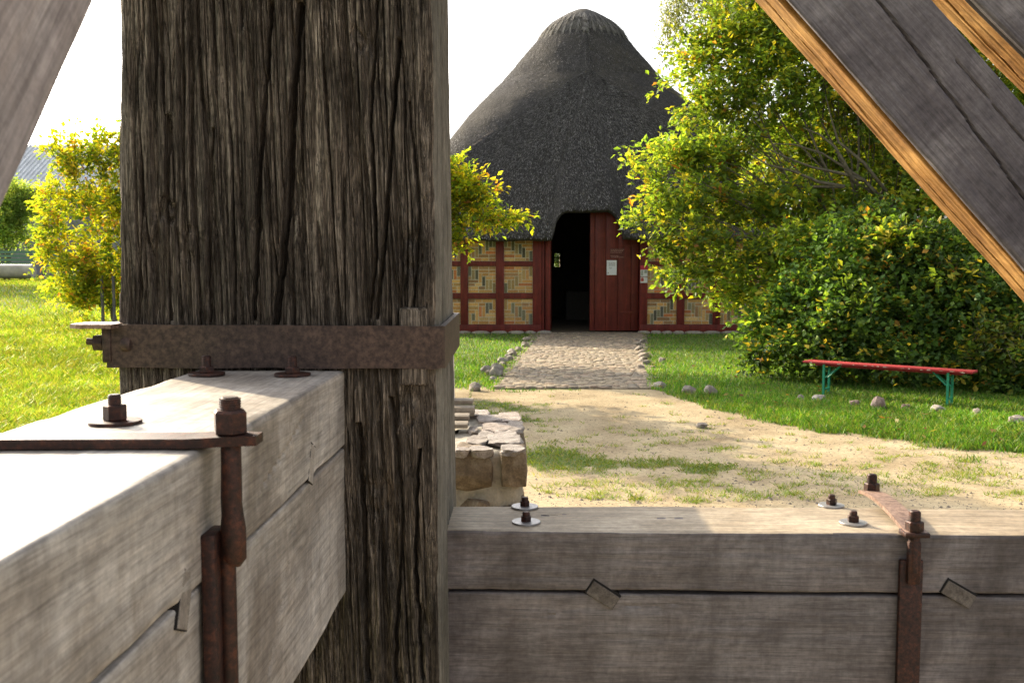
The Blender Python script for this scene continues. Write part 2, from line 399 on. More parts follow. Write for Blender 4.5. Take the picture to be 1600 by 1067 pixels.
    # clamp at the left corner: turned-out lugs, bolt through them, nut
    q = lambda px, py, D=DP - .01: MD(px, py, D) - o0
    lug = MB(); a = q(160, 505); b = q(176, 566); lug.box((a.x, f0 - o0.y - .004, b.z), (b.x, f0 - o0.y + .07, a.z), ch=.003)
    lug.build('lug', M_band, root, angle=35)
    top = MB(); a = q(115, 507); b = q(186, 512)
    pts = [(a.x + .004, -.02), (a.x, .0), (a.x + .002, .045), (a.x + .012, .055), (b.x, .055), (b.x + .0, -.03), (a.x + .02, -.03)]
    y0 = f0 - o0.y; zz0 = b.z; zz1 = a.z + .002
    top.add([(x, y0 + y, zz0) for x, y in pts] + [(x, y0 + y, zz1) for x, y in pts], [list(range(7))[::-1], list(range(7, 14))] + [(k, (k + 1) % 7, 7 + (k + 1) % 7, 7 + k) for k in range(7)])
    top.build('lug_plate', M_plate, root)
    bl = MB(); a = q(133, 534); b = q(206, 538); y = f0 - o0.y + .012
    bl.tube([(a.x, y, a.z), (b.x - .01, y, b.z)], .0062, 12); bl.tube([(q(176, 0).x, y - .012, b.z), (b.x - .004, y - .012, b.z), (b.x, y - .012, b.z)], [.0125, .0125, .009], 14)
    bolt = bl.build('bolt', M_band, root, angle=35)
    nb = MB(); c = q(152, 536); nb.tube([(c.x - .008, y, c.z), (c.x + .009, y, c.z)], .0155, 6); nb.build('nut', M_band, bolt, angle=30)
    # small wedge driven behind the band at the right corner
    wd = MB(); a = q(622, 481, DP - .02); b = q(670, 604, DP - .02)
    wd.box((a.x, DP - .012 - o0.y, b.z), (b.x - .002, DP + .03 - o0.y, a.z), ch=.006)
    wd.build('wedge', M_post, root, angle=40)
    return root
build_post()

# ------------------------------------------------------------ bolts
def tbolt(parent, base, wr=.03, nr=.0125, nh=.014, br=.0075, bh=.03, name='bolt', mnut=None, washer=True, rot=0., tilt=0.):
    """bolt standing on a timber top: child 'bolt' with sub-parts nut and washer; base in parent's frame"""
    b = MB(); b.tube([(0, 0, -.01), (0, 0, bh - .002), (0, 0, bh)], [br, br, br * .8], 14)
    for k in range(int((bh - nh) / .0028)):
        z = nh + .001 + k * .0028; b.tube([(0, 0, z), (0, 0, z + .0012)], br * 1.07, 12)
    o = b.build(name, mnut or M_rust, parent, loc=base, rot=(tilt, tilt * .5, rot), angle=40)
    n = MB(); n.tube([(0, 0, .0045 if washer else .001), (0, 0, .006), (0, 0, nh), (0, 0, nh + .0015)], [nr * .93, nr, nr, nr * .9], 6); n.build('nut', mnut or M_rust, o, angle=25)
    if washer:
        wv = MB(); wv.tube([(0, 0, .0005), (0, 0, .001), (0, 0, .0038), (0, 0, .0045)], [wr * .985, wr, wr, wr * .985], 36); wv.build('washer', M_washer if washer is True else washer, o, angle=30)
    return o

# ------------------------------------------------------------ left crossbeam, running away from the camera into the post
def left_beam():
    ztop = MD(535, 579, DP).z; zj = MD(537, 698, DP).z; zb = MD(538, 926, DP).z
    XR = -.348; XL = XR - .268; D0 = .12
    o0 = Vector(((XL + XR) / 2, DP - .8, 0))
    root = mroot('crossbeam', o0, 'pale oak crossbeam of two stacked timbers running from lower left corner into the dark post', 'crossbeam')
    gap = .0025
    M1 = axes(Vector(((XL + XR) / 2, D0, (ztop + zj) / 2 + gap / 2)) - o0, (0, 1, 0), (-1, 0, 0))   # local x = away, y = left, z = up
    L = DP - D0 - .001
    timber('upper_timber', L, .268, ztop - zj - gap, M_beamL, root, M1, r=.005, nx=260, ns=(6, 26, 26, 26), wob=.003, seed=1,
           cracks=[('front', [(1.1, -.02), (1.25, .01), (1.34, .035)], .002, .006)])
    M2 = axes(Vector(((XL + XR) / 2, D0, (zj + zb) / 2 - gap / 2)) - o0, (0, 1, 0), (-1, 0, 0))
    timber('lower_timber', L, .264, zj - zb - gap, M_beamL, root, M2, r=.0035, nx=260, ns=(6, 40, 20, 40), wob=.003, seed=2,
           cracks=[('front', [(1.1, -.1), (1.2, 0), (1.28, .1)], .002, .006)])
    # hardwood shear keys let into the joint, seen as thin slanting slivers on the side
    for px, py in ((289, 935), (487, 724)):
        c = MX(px, py, XR); k = MB()
        Mk = Matrix.Translation(c - o0) @ Matrix.Rotation(R(-24), 4, 'X')
        k.box((-.05, -.0138, -.0292), (.0010, .0143, .0285), M=Mk, ch=.001); k.build('shear_key', M_beamL, root)
        g = MB(); g.box((-.05, -.0155, -.0305), (.0004, .0155, .0305), M=Mk); g.build('slot_shade_block', M_slot_shade, root)  # solid dark block; the shade of a hollow slot is its colour
    # unseen crosstree end behind the post, added and thickened to shade the right crossbeam
    M3 = axes(Vector(((XL + XR) / 2, DB + .004, 1.48)) - o0, (0, 1, 0), (-1, 0, 0))
    timber('unseen_far_timber', 4.0 - DB, .26, .5, M_beamL, root, M3, r=.007, nx=60, wob=.004, seed=8)
    # top bolts near the post
    for px, py in ((323, 586), (457, 587)):
        tbolt(root, MZ(px, py, ztop) - o0, mnut=M_rust, washer=M_rust, rot=.3, nr=.0135, bh=.034, wr=.031)
    tbolt(root, MZ(180, 662, ztop) - o0, mnut=M_rust, washer=M_rust, rot=.9, nr=.0135, nh=.022, bh=.036, wr=.031)
    # strap: flat bar over the top, threaded rods at its ends, hangers down both sides
    d = 1.02; zc = ztop
    st = empty('strap', Vector((0, d - o0.y, 0))); st.parent = root
    bar = MB(); xr = MX(396, 690, 0.0).x if False else -.290
    prof = [(-.68 - o0.x, .001), (-.5 - o0.x, .003), (-.36 - o0.x, .004), (-.325 - o0.x, .006), (xr - o0.x, .006)]
    vs = []; fs = []
    for x, h in prof:
        hw = .021 if x < prof[-1][0] - .001 else .014
        for (yy, hh) in ((-hw, 0), (hw, 0), (hw, .010), (-hw, .010)): vs.append((x, yy, zc + h + hh))
    for k in range(len(prof) - 1):
        a = k * 4; fs += [(a, a + 1, a + 5, a + 4), (a + 1, a + 2, a + 6, a + 5), (a + 2, a + 3, a + 7, a + 6), (a + 3, a, a + 4, a + 7)]
    fs += [(0, 1, 2, 3), (16, 17, 18, 19)]
    bar.add(vs, fs); bar.build('top_bar', M_rust, st)
    for X_, sgn in ((-.320, 1), (XL - .028, -1)):
        x = X_ - o0.x; z = zc + .016
        n = MB(); n.tube([(x, 0, z), (x, 0, z + .002), (x, 0, z + .023), (x, 0, z + .026)], [.0155, .018, .018, .0155], 6, rot=.4); n.build('nut', M_rust, st, angle=25)
        rd = MB(); rd.tube([(x, 0, zc - .055), (x, 0, z + .036), (x, 0, z + .039)], [.0105, .0105, .008], 16)
        for k in range(5): rd.tube([(x, 0, z + .026 + k * .0026), (x, 0, z + .0272 + k * .0026)], .0113, 14)
        # the rod flattens into a tongue welded to the hanger bar
        rd.tube([(x, 0, zc - .01), (x - .001 * sgn, 0, zc - .05), (x + .000 * sgn, 0, zc - .068), (x + .0005 * sgn, 0, zc - .085), (x + .0005 * sgn, 0, zc - .115), (x - .002 * sgn, 0, zc - .119)], [.0105, .0108, .0115, .0135, .0135, .011], 12)
        rd.build('rod', M_rust, st, angle=45)
        hb = MB(); fx = (XR if sgn > 0 else XL) - o0.x
        hb.box((min(fx + .001 * sgn, fx + .016 * sgn), -.024, .15), (max(fx + .001 * sgn, fx + .016 * sgn), .018, zc - .085), ch=.003)
        hb.tube([(fx + .02 * sgn, .004, .15), (fx + .02 * sgn, .004, zc - .1)], .009, 10)
        hb.build('hanger_bar', M_rust, st, angle=40)
    return ztop, XL, XR
M_slot_shade = plain('slot shade', (.012, .01, .009), rough=.95, var=.2, bmp=0)  # near-black, shade of the key slots put into the colour
ZTL, XLL, XRL = left_beam()

# ------------------------------------------------------------ right crossbeam, running across behind the left one
def right_beam():
    DF = 1.95
    ztop = MD(900, 831, DF).z; zj = MD(900, 926, DF).z; zb = ztop - .42
    DBk = MZ(900, 791, ztop).y
    Wd = DBk - DF
    x0 = MD(690, 860, DF).x; x1 = 3.6
    o0 = Vector((x0 + .6, DF + Wd / 2, 0))
    root = mroot('crossbeam', o0, 'grey brown oak crossbeam of two stacked timbers crossing the lower right before the yard', 'crossbeam')
    def at(px, py): return MD(px, py, DF)
    xc1 = at(942, 927).x - x0
    M1 = axes(Vector((x0, DF + Wd / 2, (ztop + zj) / 2 + .003)) - o0, (1, 0, 0), (0, 1, 0))
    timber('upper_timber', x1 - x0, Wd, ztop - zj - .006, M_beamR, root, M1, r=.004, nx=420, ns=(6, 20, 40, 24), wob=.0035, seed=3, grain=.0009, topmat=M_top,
           cracks=[('top', [(.20, .02), (.24, .03), (.27, .028)], .003, .006), ('top', [(.44, .012), (.47, .005), (.52, .01)], .002, .006)])
    M2 = axes(Vector((x0 - .006, DF + Wd / 2 + .001, (zj + zb) / 2 - .001)) - o0, (1, 0, 0), (0, 1, 0))
    timber('lower_timber', x1 - x0, Wd - .004, zj - zb - .002, M_beamR, root, M2, r=.004, nx=420, ns=(6, 20, 20, 60), wob=.003, seed=4, grain=.0009,
           cracks=[('front', [(.22, .1), (.3, .12), (.42, .118), (.5, .128)], .0015, .004)])
    for (px, py, ang, hl, hw) in ((942, 927, 33, .033, .0165), (1497, 926, 30, .034, .0165)):
        c = at(px, py); Mk = Matrix.Translation(Vector((c.x, DF, c.z)) - o0) @ Matrix.Rotation(R(ang), 4, 'Y')
        g = MB(); g.box((-hl, -.0022, -hw), (hl, .06, hw), M=Mk); g.build('slot_shade_block', M_slot_shade, root)  # dark block painting the shade in the gap round the key
        k = MB(); k.box((-hl + .003, -.005, -hw + .0005), (hl - .001, .06, hw - .004), M=Mk, ch=.001); k.build('shear_key', M_key, root)
    for px, py in ((820, 793), (822, 817)): tbolt(root, MZ(px, py, ztop) - o0, rot=px, wr=.0295, nr=.0115, nh=.014, bh=.024)
    for px, py in ((1299, 791), (1333, 818)): tbolt(root, MZ(px, py, ztop) - o0, rot=px, wr=.028, nr=.0115, nh=.016, bh=.027)
    # strap
    pb = MZ(1363, 779, ztop); pf = MD(1428, 832, DF - .017)
    st = empty('strap', (0, 0, 0)); st.parent = root
    a = Vector((pb.x, pb.y + .034, ztop)) - o0; b = Vector((pf.x, DF - .035, ztop)) - o0
    dv = (b - a); dv.z = 0; sd = Vector((-dv.y, dv.x, 0)).normalized() * .021
    vs = []; fs = []; K = 10
    for k in range(K + 1):
        t = k / K; p = a + dv * t; h = .004 + .016 * math.sin(math.pi * min(t * 1.02, 1)) ** .8 * (1 - .25 * t)
        for s_, hh in ((-1, 0), (1, 0), (1, .008), (-1, .008)): vs.append(p + sd * s_ + Vector((0, 0, h + hh)))
    for k in range(K):
        q = k * 4; fs += [(q, q + 1, q + 5, q + 4), (q + 1, q + 2, q + 6, q + 5), (q + 2, q + 3, q + 7, q + 6), (q + 3, q, q + 4, q + 7)]
    fs += [(0, 1, 2, 3), (K * 4, K * 4 + 1, K * 4 + 2, K * 4 + 3)]
    m = MB(); m.add(vs, fs); m.build('top_bar', M_plate, st, angle=40)
    for (x, y, wz) in ((a.x + .002, a.y - .022, .014), (b.x, b.y + .016, .012)):
        z = ztop + wz
        n = MB(); n.tube([(x, y, z), (x, y, z + .002), (x, y, z + .018), (x, y, z + .02)], [.015, .0172, .0172, .015], 6, rot=.2); n.build('nut', M_rust, st, angle=25)
        rd = MB(); rd.tube([(x, y, ztop - (.07 if y < 0 else -.006)), (x, y, z + .038), (x, y, z + .041)], [.0105, .0105, .008], 16)
        for k in range(7): rd.tube([(x, y, z + .021 + k * .0026), (x, y, z + .0222 + k * .0026)], .0113, 14)
        rd.build('rod', M_rust, st, angle=45)
    x, y = b.x, b.y + .016
    pd = MB(); pd.box((x - .024, y - .02, ztop + .003), (x + .024, y + .02, ztop + .0125), ch=.002); pd.build('foot_plate', M_rust, st, angle=40)
    hb = MB(); fy = DF - o0.y; zt2 = MD(1420, 872, DF).z
    hb.box((x - .023, fy - .014, .12), (x + .022, fy - .002, zt2), ch=.002)
    hb.box((x - .0125, fy - .027, zt2 - .045), (x + .0125, fy - .0135, ztop - .008), ch=.003)
    hb.build('hanger_bar', M_rust, st, angle=40)
    hb2 = MB(); hb2.box((a.x - .023, DBk - o0.y + .002, .12), (a.x + .022, DBk - o0.y + .014, ztop - .01), ch=.002); hb2.build('hanger_bar', M_rust, st, angle=40)
    return ztop, DF, DBk
ZTR, DFR, DBR = right_beam()

M_gap_shade = wood('brace gap shade', (.008, .006, .005), (.018, .014, .011), (.03, .024, .02), rough=.9, spec=.1)  # near-black wood colour carrying the shade of the brace gap
# ------------------------------------------------------------ braces
def brace(pts_lo, name_label, Wf, gold=True, top=None, hgt=.21, x_len=(0, 0)):
    pass
def right_braces():
    DF = 1.95; D1 = 2.037; D2 = 2.152; DG = .070
    for i, off in enumerate((0, 291)):
        # front timber: lower edge through A-B on plane DF
        A = MD(1231 + off, 0, DF); B = MD(1600 + (off if i == 0 else 0) * 0, 417 if i == 0 else 78, DF)
        e = (B - A).normalized(); up = Vector((-e.z, 0, e.x));
        if up.z < 0: up = -up
        e.y = 0; e.normalize()
        # foot stands on the right crossbeam
        s_foot = (ZTR - A.z) / e.z; start = A + e * (-1.9); Lf = s_foot + 1.9
        lab = ('lower of the two grey and golden diagonal oak braces at the upper right' if i == 0
               else 'upper diagonal oak brace cut off by the top right corner of the photo')
        o0 = A + e * s_foot; o0.y = (DF + D2) / 2
        root = mroot('diagonal_brace', o0, lab, 'brace', 'diagonal braces rising from the right crossbeam')
        h = .208
        if i == 0:
            p = MD(1456, 0, DF) - A; h = abs(p.dot(up))
        c = start + up * (h / 2); c.y = (DF + D1 - DG) / 2
        M = axes(c - o0, e, (0, 1, 0))
        timber('front_timber', Lf, D1 - DG - DF, h, M_brace, root, M, r=.004, nx=420, ns=(10, 40, 10, 60), wob=.003, seed=5 + i, grain=.0007,
               cracks=[('front', [(1.3, .05), (2.1, .02), (2.32, .0), (2.6, -.025), (3.0, -.05)], .0028, .014), ('front', [(2.2, .06), (2.5, .05), (3, .02)], .0018, .006)])
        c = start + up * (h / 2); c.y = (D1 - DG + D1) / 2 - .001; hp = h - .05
        timber('gap_shade_strip', Lf, DG - .004, hp, M_gap_shade, root, axes(c - o0, e, (0, 1, 0)), r=.004, nx=40, wob=.002, seed=12 + i)  # added strip, coloured dark as the shade between the two timbers
        # rear timber stands proud below and catches the sun
        p = MD(1219 + off, 0, D1) - A; dz = p.dot(up)
        h2 = h - dz - .02
        c = start + up * (dz + h2 / 2); c.y = (D1 + D2) / 2
        M = axes(c - o0, e, (0, 1, 0))
        timber('rear_timber', Lf + .05, D2 - D1, h2, M_braceY, root, M, r=.004, nx=420, ns=(40, 16, 10, 16), wob=.004, seed=9 + i, grain=.001,
               cracks=[('bottom', [(1.3, -.02), (2.2, .02), (2.8, .0), (3.2, .03)], .002, .006)])
right_braces()
def left_brace():
    X = XRL + .0
    a = MX(155, 0, X); b = MX(0, 350, X); e = (a - b).normalized(); e.x = 0; e.normalize()
    nrm = Vector((0, -e.z, e.y))              # towards camera side / up
    s = (ZTL + .001 - b.z) / e.z; foot = b + e * s; L = (DP - .002 - foot.y) / e.y
    Wb = .17; h = .24
    o0 = foot.copy(); o0.x = X - Wb / 2 - .002
    root = mroot('diagonal_brace', o0, 'blurred grey oak brace filling the top left corner right before the camera', 'brace')
    c = foot + nrm * (h / 2); c.x = o0.x
    M = axes(c - o0, e, (-1, 0, 0))
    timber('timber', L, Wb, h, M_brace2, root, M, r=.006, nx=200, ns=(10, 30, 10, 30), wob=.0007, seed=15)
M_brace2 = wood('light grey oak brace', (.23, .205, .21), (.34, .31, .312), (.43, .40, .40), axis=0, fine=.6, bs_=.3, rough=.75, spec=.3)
left_brace()

# ------------------------------------------------------------ terrain, yard and path
def terrain(x, y):
    x = np.asarray(x, float); y = np.asarray(y, float)
    left = sstep(-3, -9, x); rise = .95 * left * sstep(14, 44, y)
    return rise + .02 * fbm(x * .35, y * .35, 4, 3) * sstep(2, 6, y) * (1 - sstep(20, 25, y) * sstep(-5, -3, x) * (1 - sstep(40, 45, y)))
def pip(x, y, poly):
    ins = np.zeros(np.shape(x), bool); n = len(poly)
    for i in range(n):
        x0, y0 = poly[i]; x1, y1 = poly[(i + 1) % n]
        c = ((y0 > y) != (y1 > y)) & (x < (x1 - x0) * (y - y0) / (y1 - y0 + 1e-12) + x0); ins ^= c
    return ins
def gp(px, py): v = WZ(px, py, 0); return (v.x, v.y)
EDGE = [gp(*p) for p in ((650, 605), (745, 609), (1010, 603), (1045, 616), (1120, 640), (1200, 655), (1300, 674), (1450, 694), (1600, 712), (1900, 740))]
EX = np.array([e[0] for e in EDGE]); EY = np.array([e[1] for e in EDGE])
def grass_mask(x, y):
    """1 = lawn, 0 = bare dirt"""
    x = np.asarray(x, float); y = np.asarray(y, float)
    ny = .35 * fbm(x * 1.1, y * 1.1, 2, 4) + .12 * vn(x * 7, y * 7, 9)
    yb = np.interp(x, EX, EY)
    g = sstep(-.55, .45, (y - yb) + ny * 1.8)
    # left of the yard is meadow
    g = np.maximum(g, sstep(-1.6, -2.4, x + .12 * (y - 8) + ny * 1.5))
    for (px, py, rx, ry, s) in ((780, 650, 95, 18, 1), (735, 632, 60, 12, 1), (880, 720, 95, 19, 1), (960, 722, 45, 8, .8), (1040, 718, 60, 11, .85), (1110, 730, 66, 12, .95), (1170, 735, 30, 7, .7),
                                (930, 661, 60, 3, .6), (1020, 678, 40, 3, .5), (870, 690, 40, 4, .55), (1085, 778, 28, 6, .9), (995, 776, 12, 4, .9), (1250, 725, 60, 8, .4), (1500, 735, 90, 14, .5), (1420, 755, 60, 10, .45)):
        c = WZ(px, py, 0); a = WZ(px + rx, py, 0); d = abs(WZ(px, py - ry, 0).y - WZ(px, py + ry, 0).y) / 2
        rr = np.hypot((x - c.x) / (a.x - c.x), (y - c.y) / d) + ny * 2.6 + .25 * vn(x * 16, y * 16, 12)
        g = np.maximum(g, s * .85 * sstep(1.25, .5, rr))
    return g
# the path
PNL, PNR = WZ(776, 606), WZ(1012, 606); PFL, PFR = WZ(846, 521), WZ(1003, 521)
def in_path(x, y):
    t = (y - PNL.y) / (PFL.y - PNL.y); a = PNL.x + (PFL.x - PNL.x) * t; b = PNR.x + (PFR.x - PNR.x) * t
    return (t > -.02) & (t < 1.05) & (x > a) & (x < b)
def ground():
    def spread(core, n, far, k):
        c = np.linspace(core[0], core[1], n); st = c[1] - c[0]; out = []; v = core[1]; s = st
        while v < far: s *= k; v += s; out.append(v)
        neg = []; v = core[0]; s = st
        while v > -far: s *= k; v -= s; neg.append(v)
        return np.array(neg[::-1] + list(c) + out)
    xs = spread((-14, 9), 330, 1500, 1.22); ys = spread((3, 27), 340, 1500, 1.22)
    X, Y = np.meshgrid(xs, ys); g = grass_mask(X, Y); Z = terrain(X, Y) + .012 * g * fbm(X * 4, Y * 4, 6, 2)
    Z = Z - .012
    V = np.stack([X, Y, Z], -1).reshape(-1, 3); n = len(xs); i = np.arange(len(ys) - 1)[:, None] * n; j = np.arange(n - 1)[None, :]
    Q = np.stack([i + j, i + j + 1, i + n + j + 1, i + n + j], -1).reshape(-1, 4)
    me = np_mesh('ground', V, Q, smooth=True, vattr=np.repeat(g.reshape(-1, 1), 3, 1))
    m, nt, bs = newmat('dirt and turf'); co = coords(nt, (1, 1, 1))
    a = ND(nt, 'Attribute'); a.attribute_name = 'col'
    n1 = noise(nt, co, 1.3, 6, .6); n2 = noise(nt, co, 26, 6, .7); n3 = noise(nt, co, 140, 3, .7)
    d = ramp(nt, n1, [(.3, (.25, .19, .115)), (.5, (.36, .29, .185)), (.7, (.44, .365, .24))])
    d = mix(nt, d, ramp(nt, n2, [(.3, (.6, .58, .55)), (.52, (1, 1, 1)), (.72, (1.25, 1.22, 1.18))]), .9, 'MULTIPLY')
    d = mix(nt, d, ramp(nt, n3, [(.28, (.35, .33, .3)), (.42, (1, 1, 1)), (.75, (1.15, 1.15, 1.12))]), .7, 'MULTIPLY')
    gr = ramp(nt, n2, [(.3, (.06, .085, .025)), (.6, (.11, .15, .04)), (.75, (.17, .19, .07))])
    mm = ND(nt, 'Math', operation='ADD'); nt.links.new(a.outputs['Fac'], mm.inputs[0])
    sb = ND(nt, 'Math', operation='MULTIPLY_ADD'); nt.links.new(n2, sb.inputs[0]); sb.inputs[1].default_value = 1.1; sb.inputs[2].default_value = -.55; nt.links.new(sb.outputs[0], mm.inputs[1])
    f = ramp(nt, mm.outputs[0], [(.45, (0, 0, 0)), (.85, (1, 1, 1))])
    c = mix(nt, d, gr, f); nt.links.new(c, bs.inputs['Base Color']); bs.inputs['Roughness'].default_value = .95; bs.inputs['Specular IOR Level'].default_value = .15
    h = mix(nt, n1, n2, .5); h = mix(nt, h, n3, .3); bump(nt, bs, h, .8, .02)
    tag(link_mesh('ground', me, m), kind='structure')
ground()

def rock_verts(size, seed, sub=3, box=0., rough=.16):
    bm = bmesh.new(); bmesh.ops.create_icosphere(bm, subdivisions=sub, radius=1)
    P = np.array([v.co[:] for v in bm.verts]); Fc = [[v.index for v in f.verts] for f in bm.faces]; bm.free()
    if box > 0:
        m = np.max(np.abs(P), 1, keepdims=True); P = P * (1 - box) + (P / m) * box * .86
    n = fbm(P[:, 0] * 1.3 + seed * 3.7, P[:, 1] * 1.3 + P[:, 2] * 1.9, seed, 3) * rough * 1.6 + fbm(P[:, 0] * 4 + P[:, 2] * 3, P[:, 1] * 4 + seed, seed + 2, 2) * rough * .5
    P = P * (1 + n)[:, None]
    # a few planar cuts
    r_ = np.random.default_rng(seed)
    for k in range(5 if rough > .1 else 2):
        d = r_.normal(size=3); d /= np.linalg.norm(d); lim = .78 + .15 * r_.random(); q = P @ d; over = np.clip(q - lim, 0, None); P = P - over[:, None] * d[None, :] * .9
    return P * np.array(size)[None, :], Fc
def stonemat(name, cols, sc=8):
    m, nt, bs = newmat(name); co = coords(nt, (1, 1, 1)); n = noise(nt, co, sc, 7, .7, .4); n2 = noise(nt, co, sc * 9, 4, .7)
    info = ND(nt, 'ObjectInfo')
    c = ramp(nt, n, [(.3, cols[0]), (.5, cols[1]), (.68, cols[2])])
    c = mix(nt, c, ramp(nt, n2, [(.3, (.55, .55, .55)), (.6, (1.15, 1.15, 1.15))]), .7, 'MULTIPLY')
    tint = ramp(nt, info.outputs['Random'], [(0, (.8, .76, .7)), (.5, (1, 1, 1)), (1, (1.15, 1.05, .98))]); c = mix(nt, c, tint, 1., 'MULTIPLY')
    nt.links.new(c, bs.inputs['Base Color']); bs.inputs['Roughness'].default_value = .85; bump(nt, bs, mix(nt, n, n2, .4), .8, .02); return m
M_rock = stonemat('field stone', ((.13, .11, .09), (.26, .23, .2), (.40, .37, .33)), 9)
M_rockR = stonemat('reddish stone', ((.15, .09, .07), (.28, .2, .165), (.42, .34, .3)), 9)
def rock(px, py, w, h, seed, label, group=None, mat=None, depth=None, name='field_stone'):
    """px, py: where the stone meets the ground in the photo; w, h its size in photo pixels"""
    g = WZ(px, py, 0); s = g.y / F; V, Fc = rock_verts((w * s / 2, (depth or w * .85) * s / 2, h * s * .68), seed, 3, .3, .24)
    me = np_mesh(name, V, Fc, smooth=True, angle=38); z0 = float(terrain(g.x, g.y))
    o = link_mesh(name, me, mat or M_rock, None, (g.x, g.y + w * s * .3, z0 + h * s * .26), (0, 0, seed * 1.3)); return tag(o, label, 'stone', group)
def path():
    rr = np.random.default_rng(3); VV = []; FF = []; CC = []; b = 0
    y = PNL.y - .05; L = PFL.y + .25
    while y < L:
        dy = rr.uniform(.085, .14); t = (y - PNL.y) / (PFL.y - PNL.y); a = PNL.x + (PFL.x - PNL.x) * t + rr.uniform(-.1, .06); e = PNR.x + (PFR.x - PNR.x) * t + rr.uniform(-.06, .1)
        x = a
        while x < e:
            dx = rr.uniform(.08, .2); edge = y < PNL.y + .1; k = 10
            if edge: dx *= 1.25
            ang = np.arange(k) * 2 * np.pi / k + rr.uniform(0, 1); rad = 1 + rr.uniform(-.16, .12, k); h = rr.uniform(.006, .022) * (1.7 if edge else 1)
            cx = x + dx / 2; cy = y + dy / 2 + rr.uniform(-.03, .03)
            ring = lambda s, z: np.stack([cx + np.cos(ang) * dx * .52 * s * rad, cy + np.sin(ang) * dy * .54 * s * rad, np.full(k, z)], -1)
            vs = np.vstack([ring(1, -.01), ring(.9, h * .7), ring(.5, h), [[cx, cy, h * 1.06]]])
            for q in range(2):
                for p in range(k): FF.append([b + q * k + p, b + q * k + (p + 1) % k, b + (q + 1) * k + (p + 1) % k, b + (q + 1) * k + p])
            for p in range(k): FF.append([b + 2 * k + p, b + 2 * k + (p + 1) % k, b + 3 * k])
            base = np.array([(.27, .215, .15), (.22, .18, .135), (.31, .25, .175), (.26, .19, .135), (.18, .15, .115)][rr.integers(5)]) * rr.uniform(.8, 1.15)
            CC += [tuple(base)] * (3 * k); VV.append(vs); b += len(vs); x += dx
        y += dy * .97
    me = np_mesh('path', np.vstack(VV), FF, smooth=True, fattr=np.array(CC), angle=50)
    o = link_mesh('path', me, plain('cobble', (1, 1, 1), rough=.8, var=.35, sc=22, attr=True, bmp=.5, bd=.01)); tag(o, kind='structure')
    bd = MB(); bd.add([(PNL.x - .1, PNL.y - .05, .004), (PNR.x + .1, PNR.y - .05, .004), (PFR.x + .2, PFR.y + 1.2, .008), (PFL.x - .2, PFL.y + 1.2, .008)], [(0, 1, 2, 3)])
    tag(bd.build('path_bedding', plain('sandy joints', (.2, .16, .11), rough=.95, var=.3, sc=14)), kind='structure')
path()

# ------------------------------------------------------------ stones
k = 0
for i in range(15):
    t = (i + .3) / 15.; px = 768 + (832 - 768) * t + (4 if i % 2 else -3); py = 588 - (588 - 531) * t ** .82
    s = (.5 + .4 * (1 - t)) * (.65 + .5 * ((i * 37) % 10) / 10); px += (i * 29 % 7) - 3; rock(px, py, 22 * s, 13 * s, 100 + i, 'rounded field stone in the low row edging the left side of the cobbled path', 'stones edging the left of the cobbled path', name='edging_stone')
for i in range(11):
    t = (i + .3) / 11.; px = 1008 - 10 * t + (3 if i % 2 else -3); py = 578 - (578 - 530) * t ** .85
    s = (.5 + .4 * (1 - t)) * (.6 + .6 * ((i * 43) % 10) / 10); px += (i * 31 % 7) - 3; rock(px, py, 21 * s, 11 * s, 200 + i, 'pale field stone in the broken row edging the right side of the cobbled path', 'stones edging the right of the cobbled path', name='edging_stone')
for a in ((776, 588, 23, 20, 31, 'dark rounded stone, largest at the lower left corner of the cobbled path'),
          (759, 583, 18, 12, 32, 'flat bluish stone just left of the dark rounded stone by the path'),
          (742, 610, 21, 13, 33, 'tan stone lying alone on the dirt edge beside the timber post'),
          (771, 596, 14, 8, 34, 'small low stone in front of the dark rounded stone at the path corner'),
          (1032, 606, 24, 10, 35, 'flat tilted stone in the grass tuft at the right front corner of the path'),
          (1078, 615, 25, 12, 36, 'low long stone on the lawn edge, left of a taller round one'),
          (1112, 617, 22, 15, 37, 'round pale stone at the lawn edge between path and bench'),
          (1035, 567, 13, 9, 38, 'lone small round stone in the lawn right of the path edging'),
          (1252, 626, 13, 9, 39, 'small round stone at the left end of the row before the red bench'),
          (1283, 628, 25, 10, 40, 'double humped low stone at the foot of the left bench legs'),
          (1337, 634, 16, 8, 41, 'small half buried stone between left bench legs and the pointed stone'),
          (1376, 641, 28, 24, 42, 'large pointed reddish stone in the grass under the red bench'),
          (1416, 641, 15, 9, 43, 'small pinkish stone just right of the large pointed stone'),
          (1468, 644, 25, 10, 44, 'long flat pale stone left of the right bench legs'),
          (1528, 650, 13, 12, 45, 'small upright stone right of the bench end'),
          (1593, 664, 30, 13, 46, 'low grey stone cut off by the right edge of the photo'),
          (1097, 668, 22, 7, 47, 'small flat stone sunk in the bare dirt of the yard')):
    rock(*a, mat=M_rockR if a[4] in (42, 43, 41) else None)
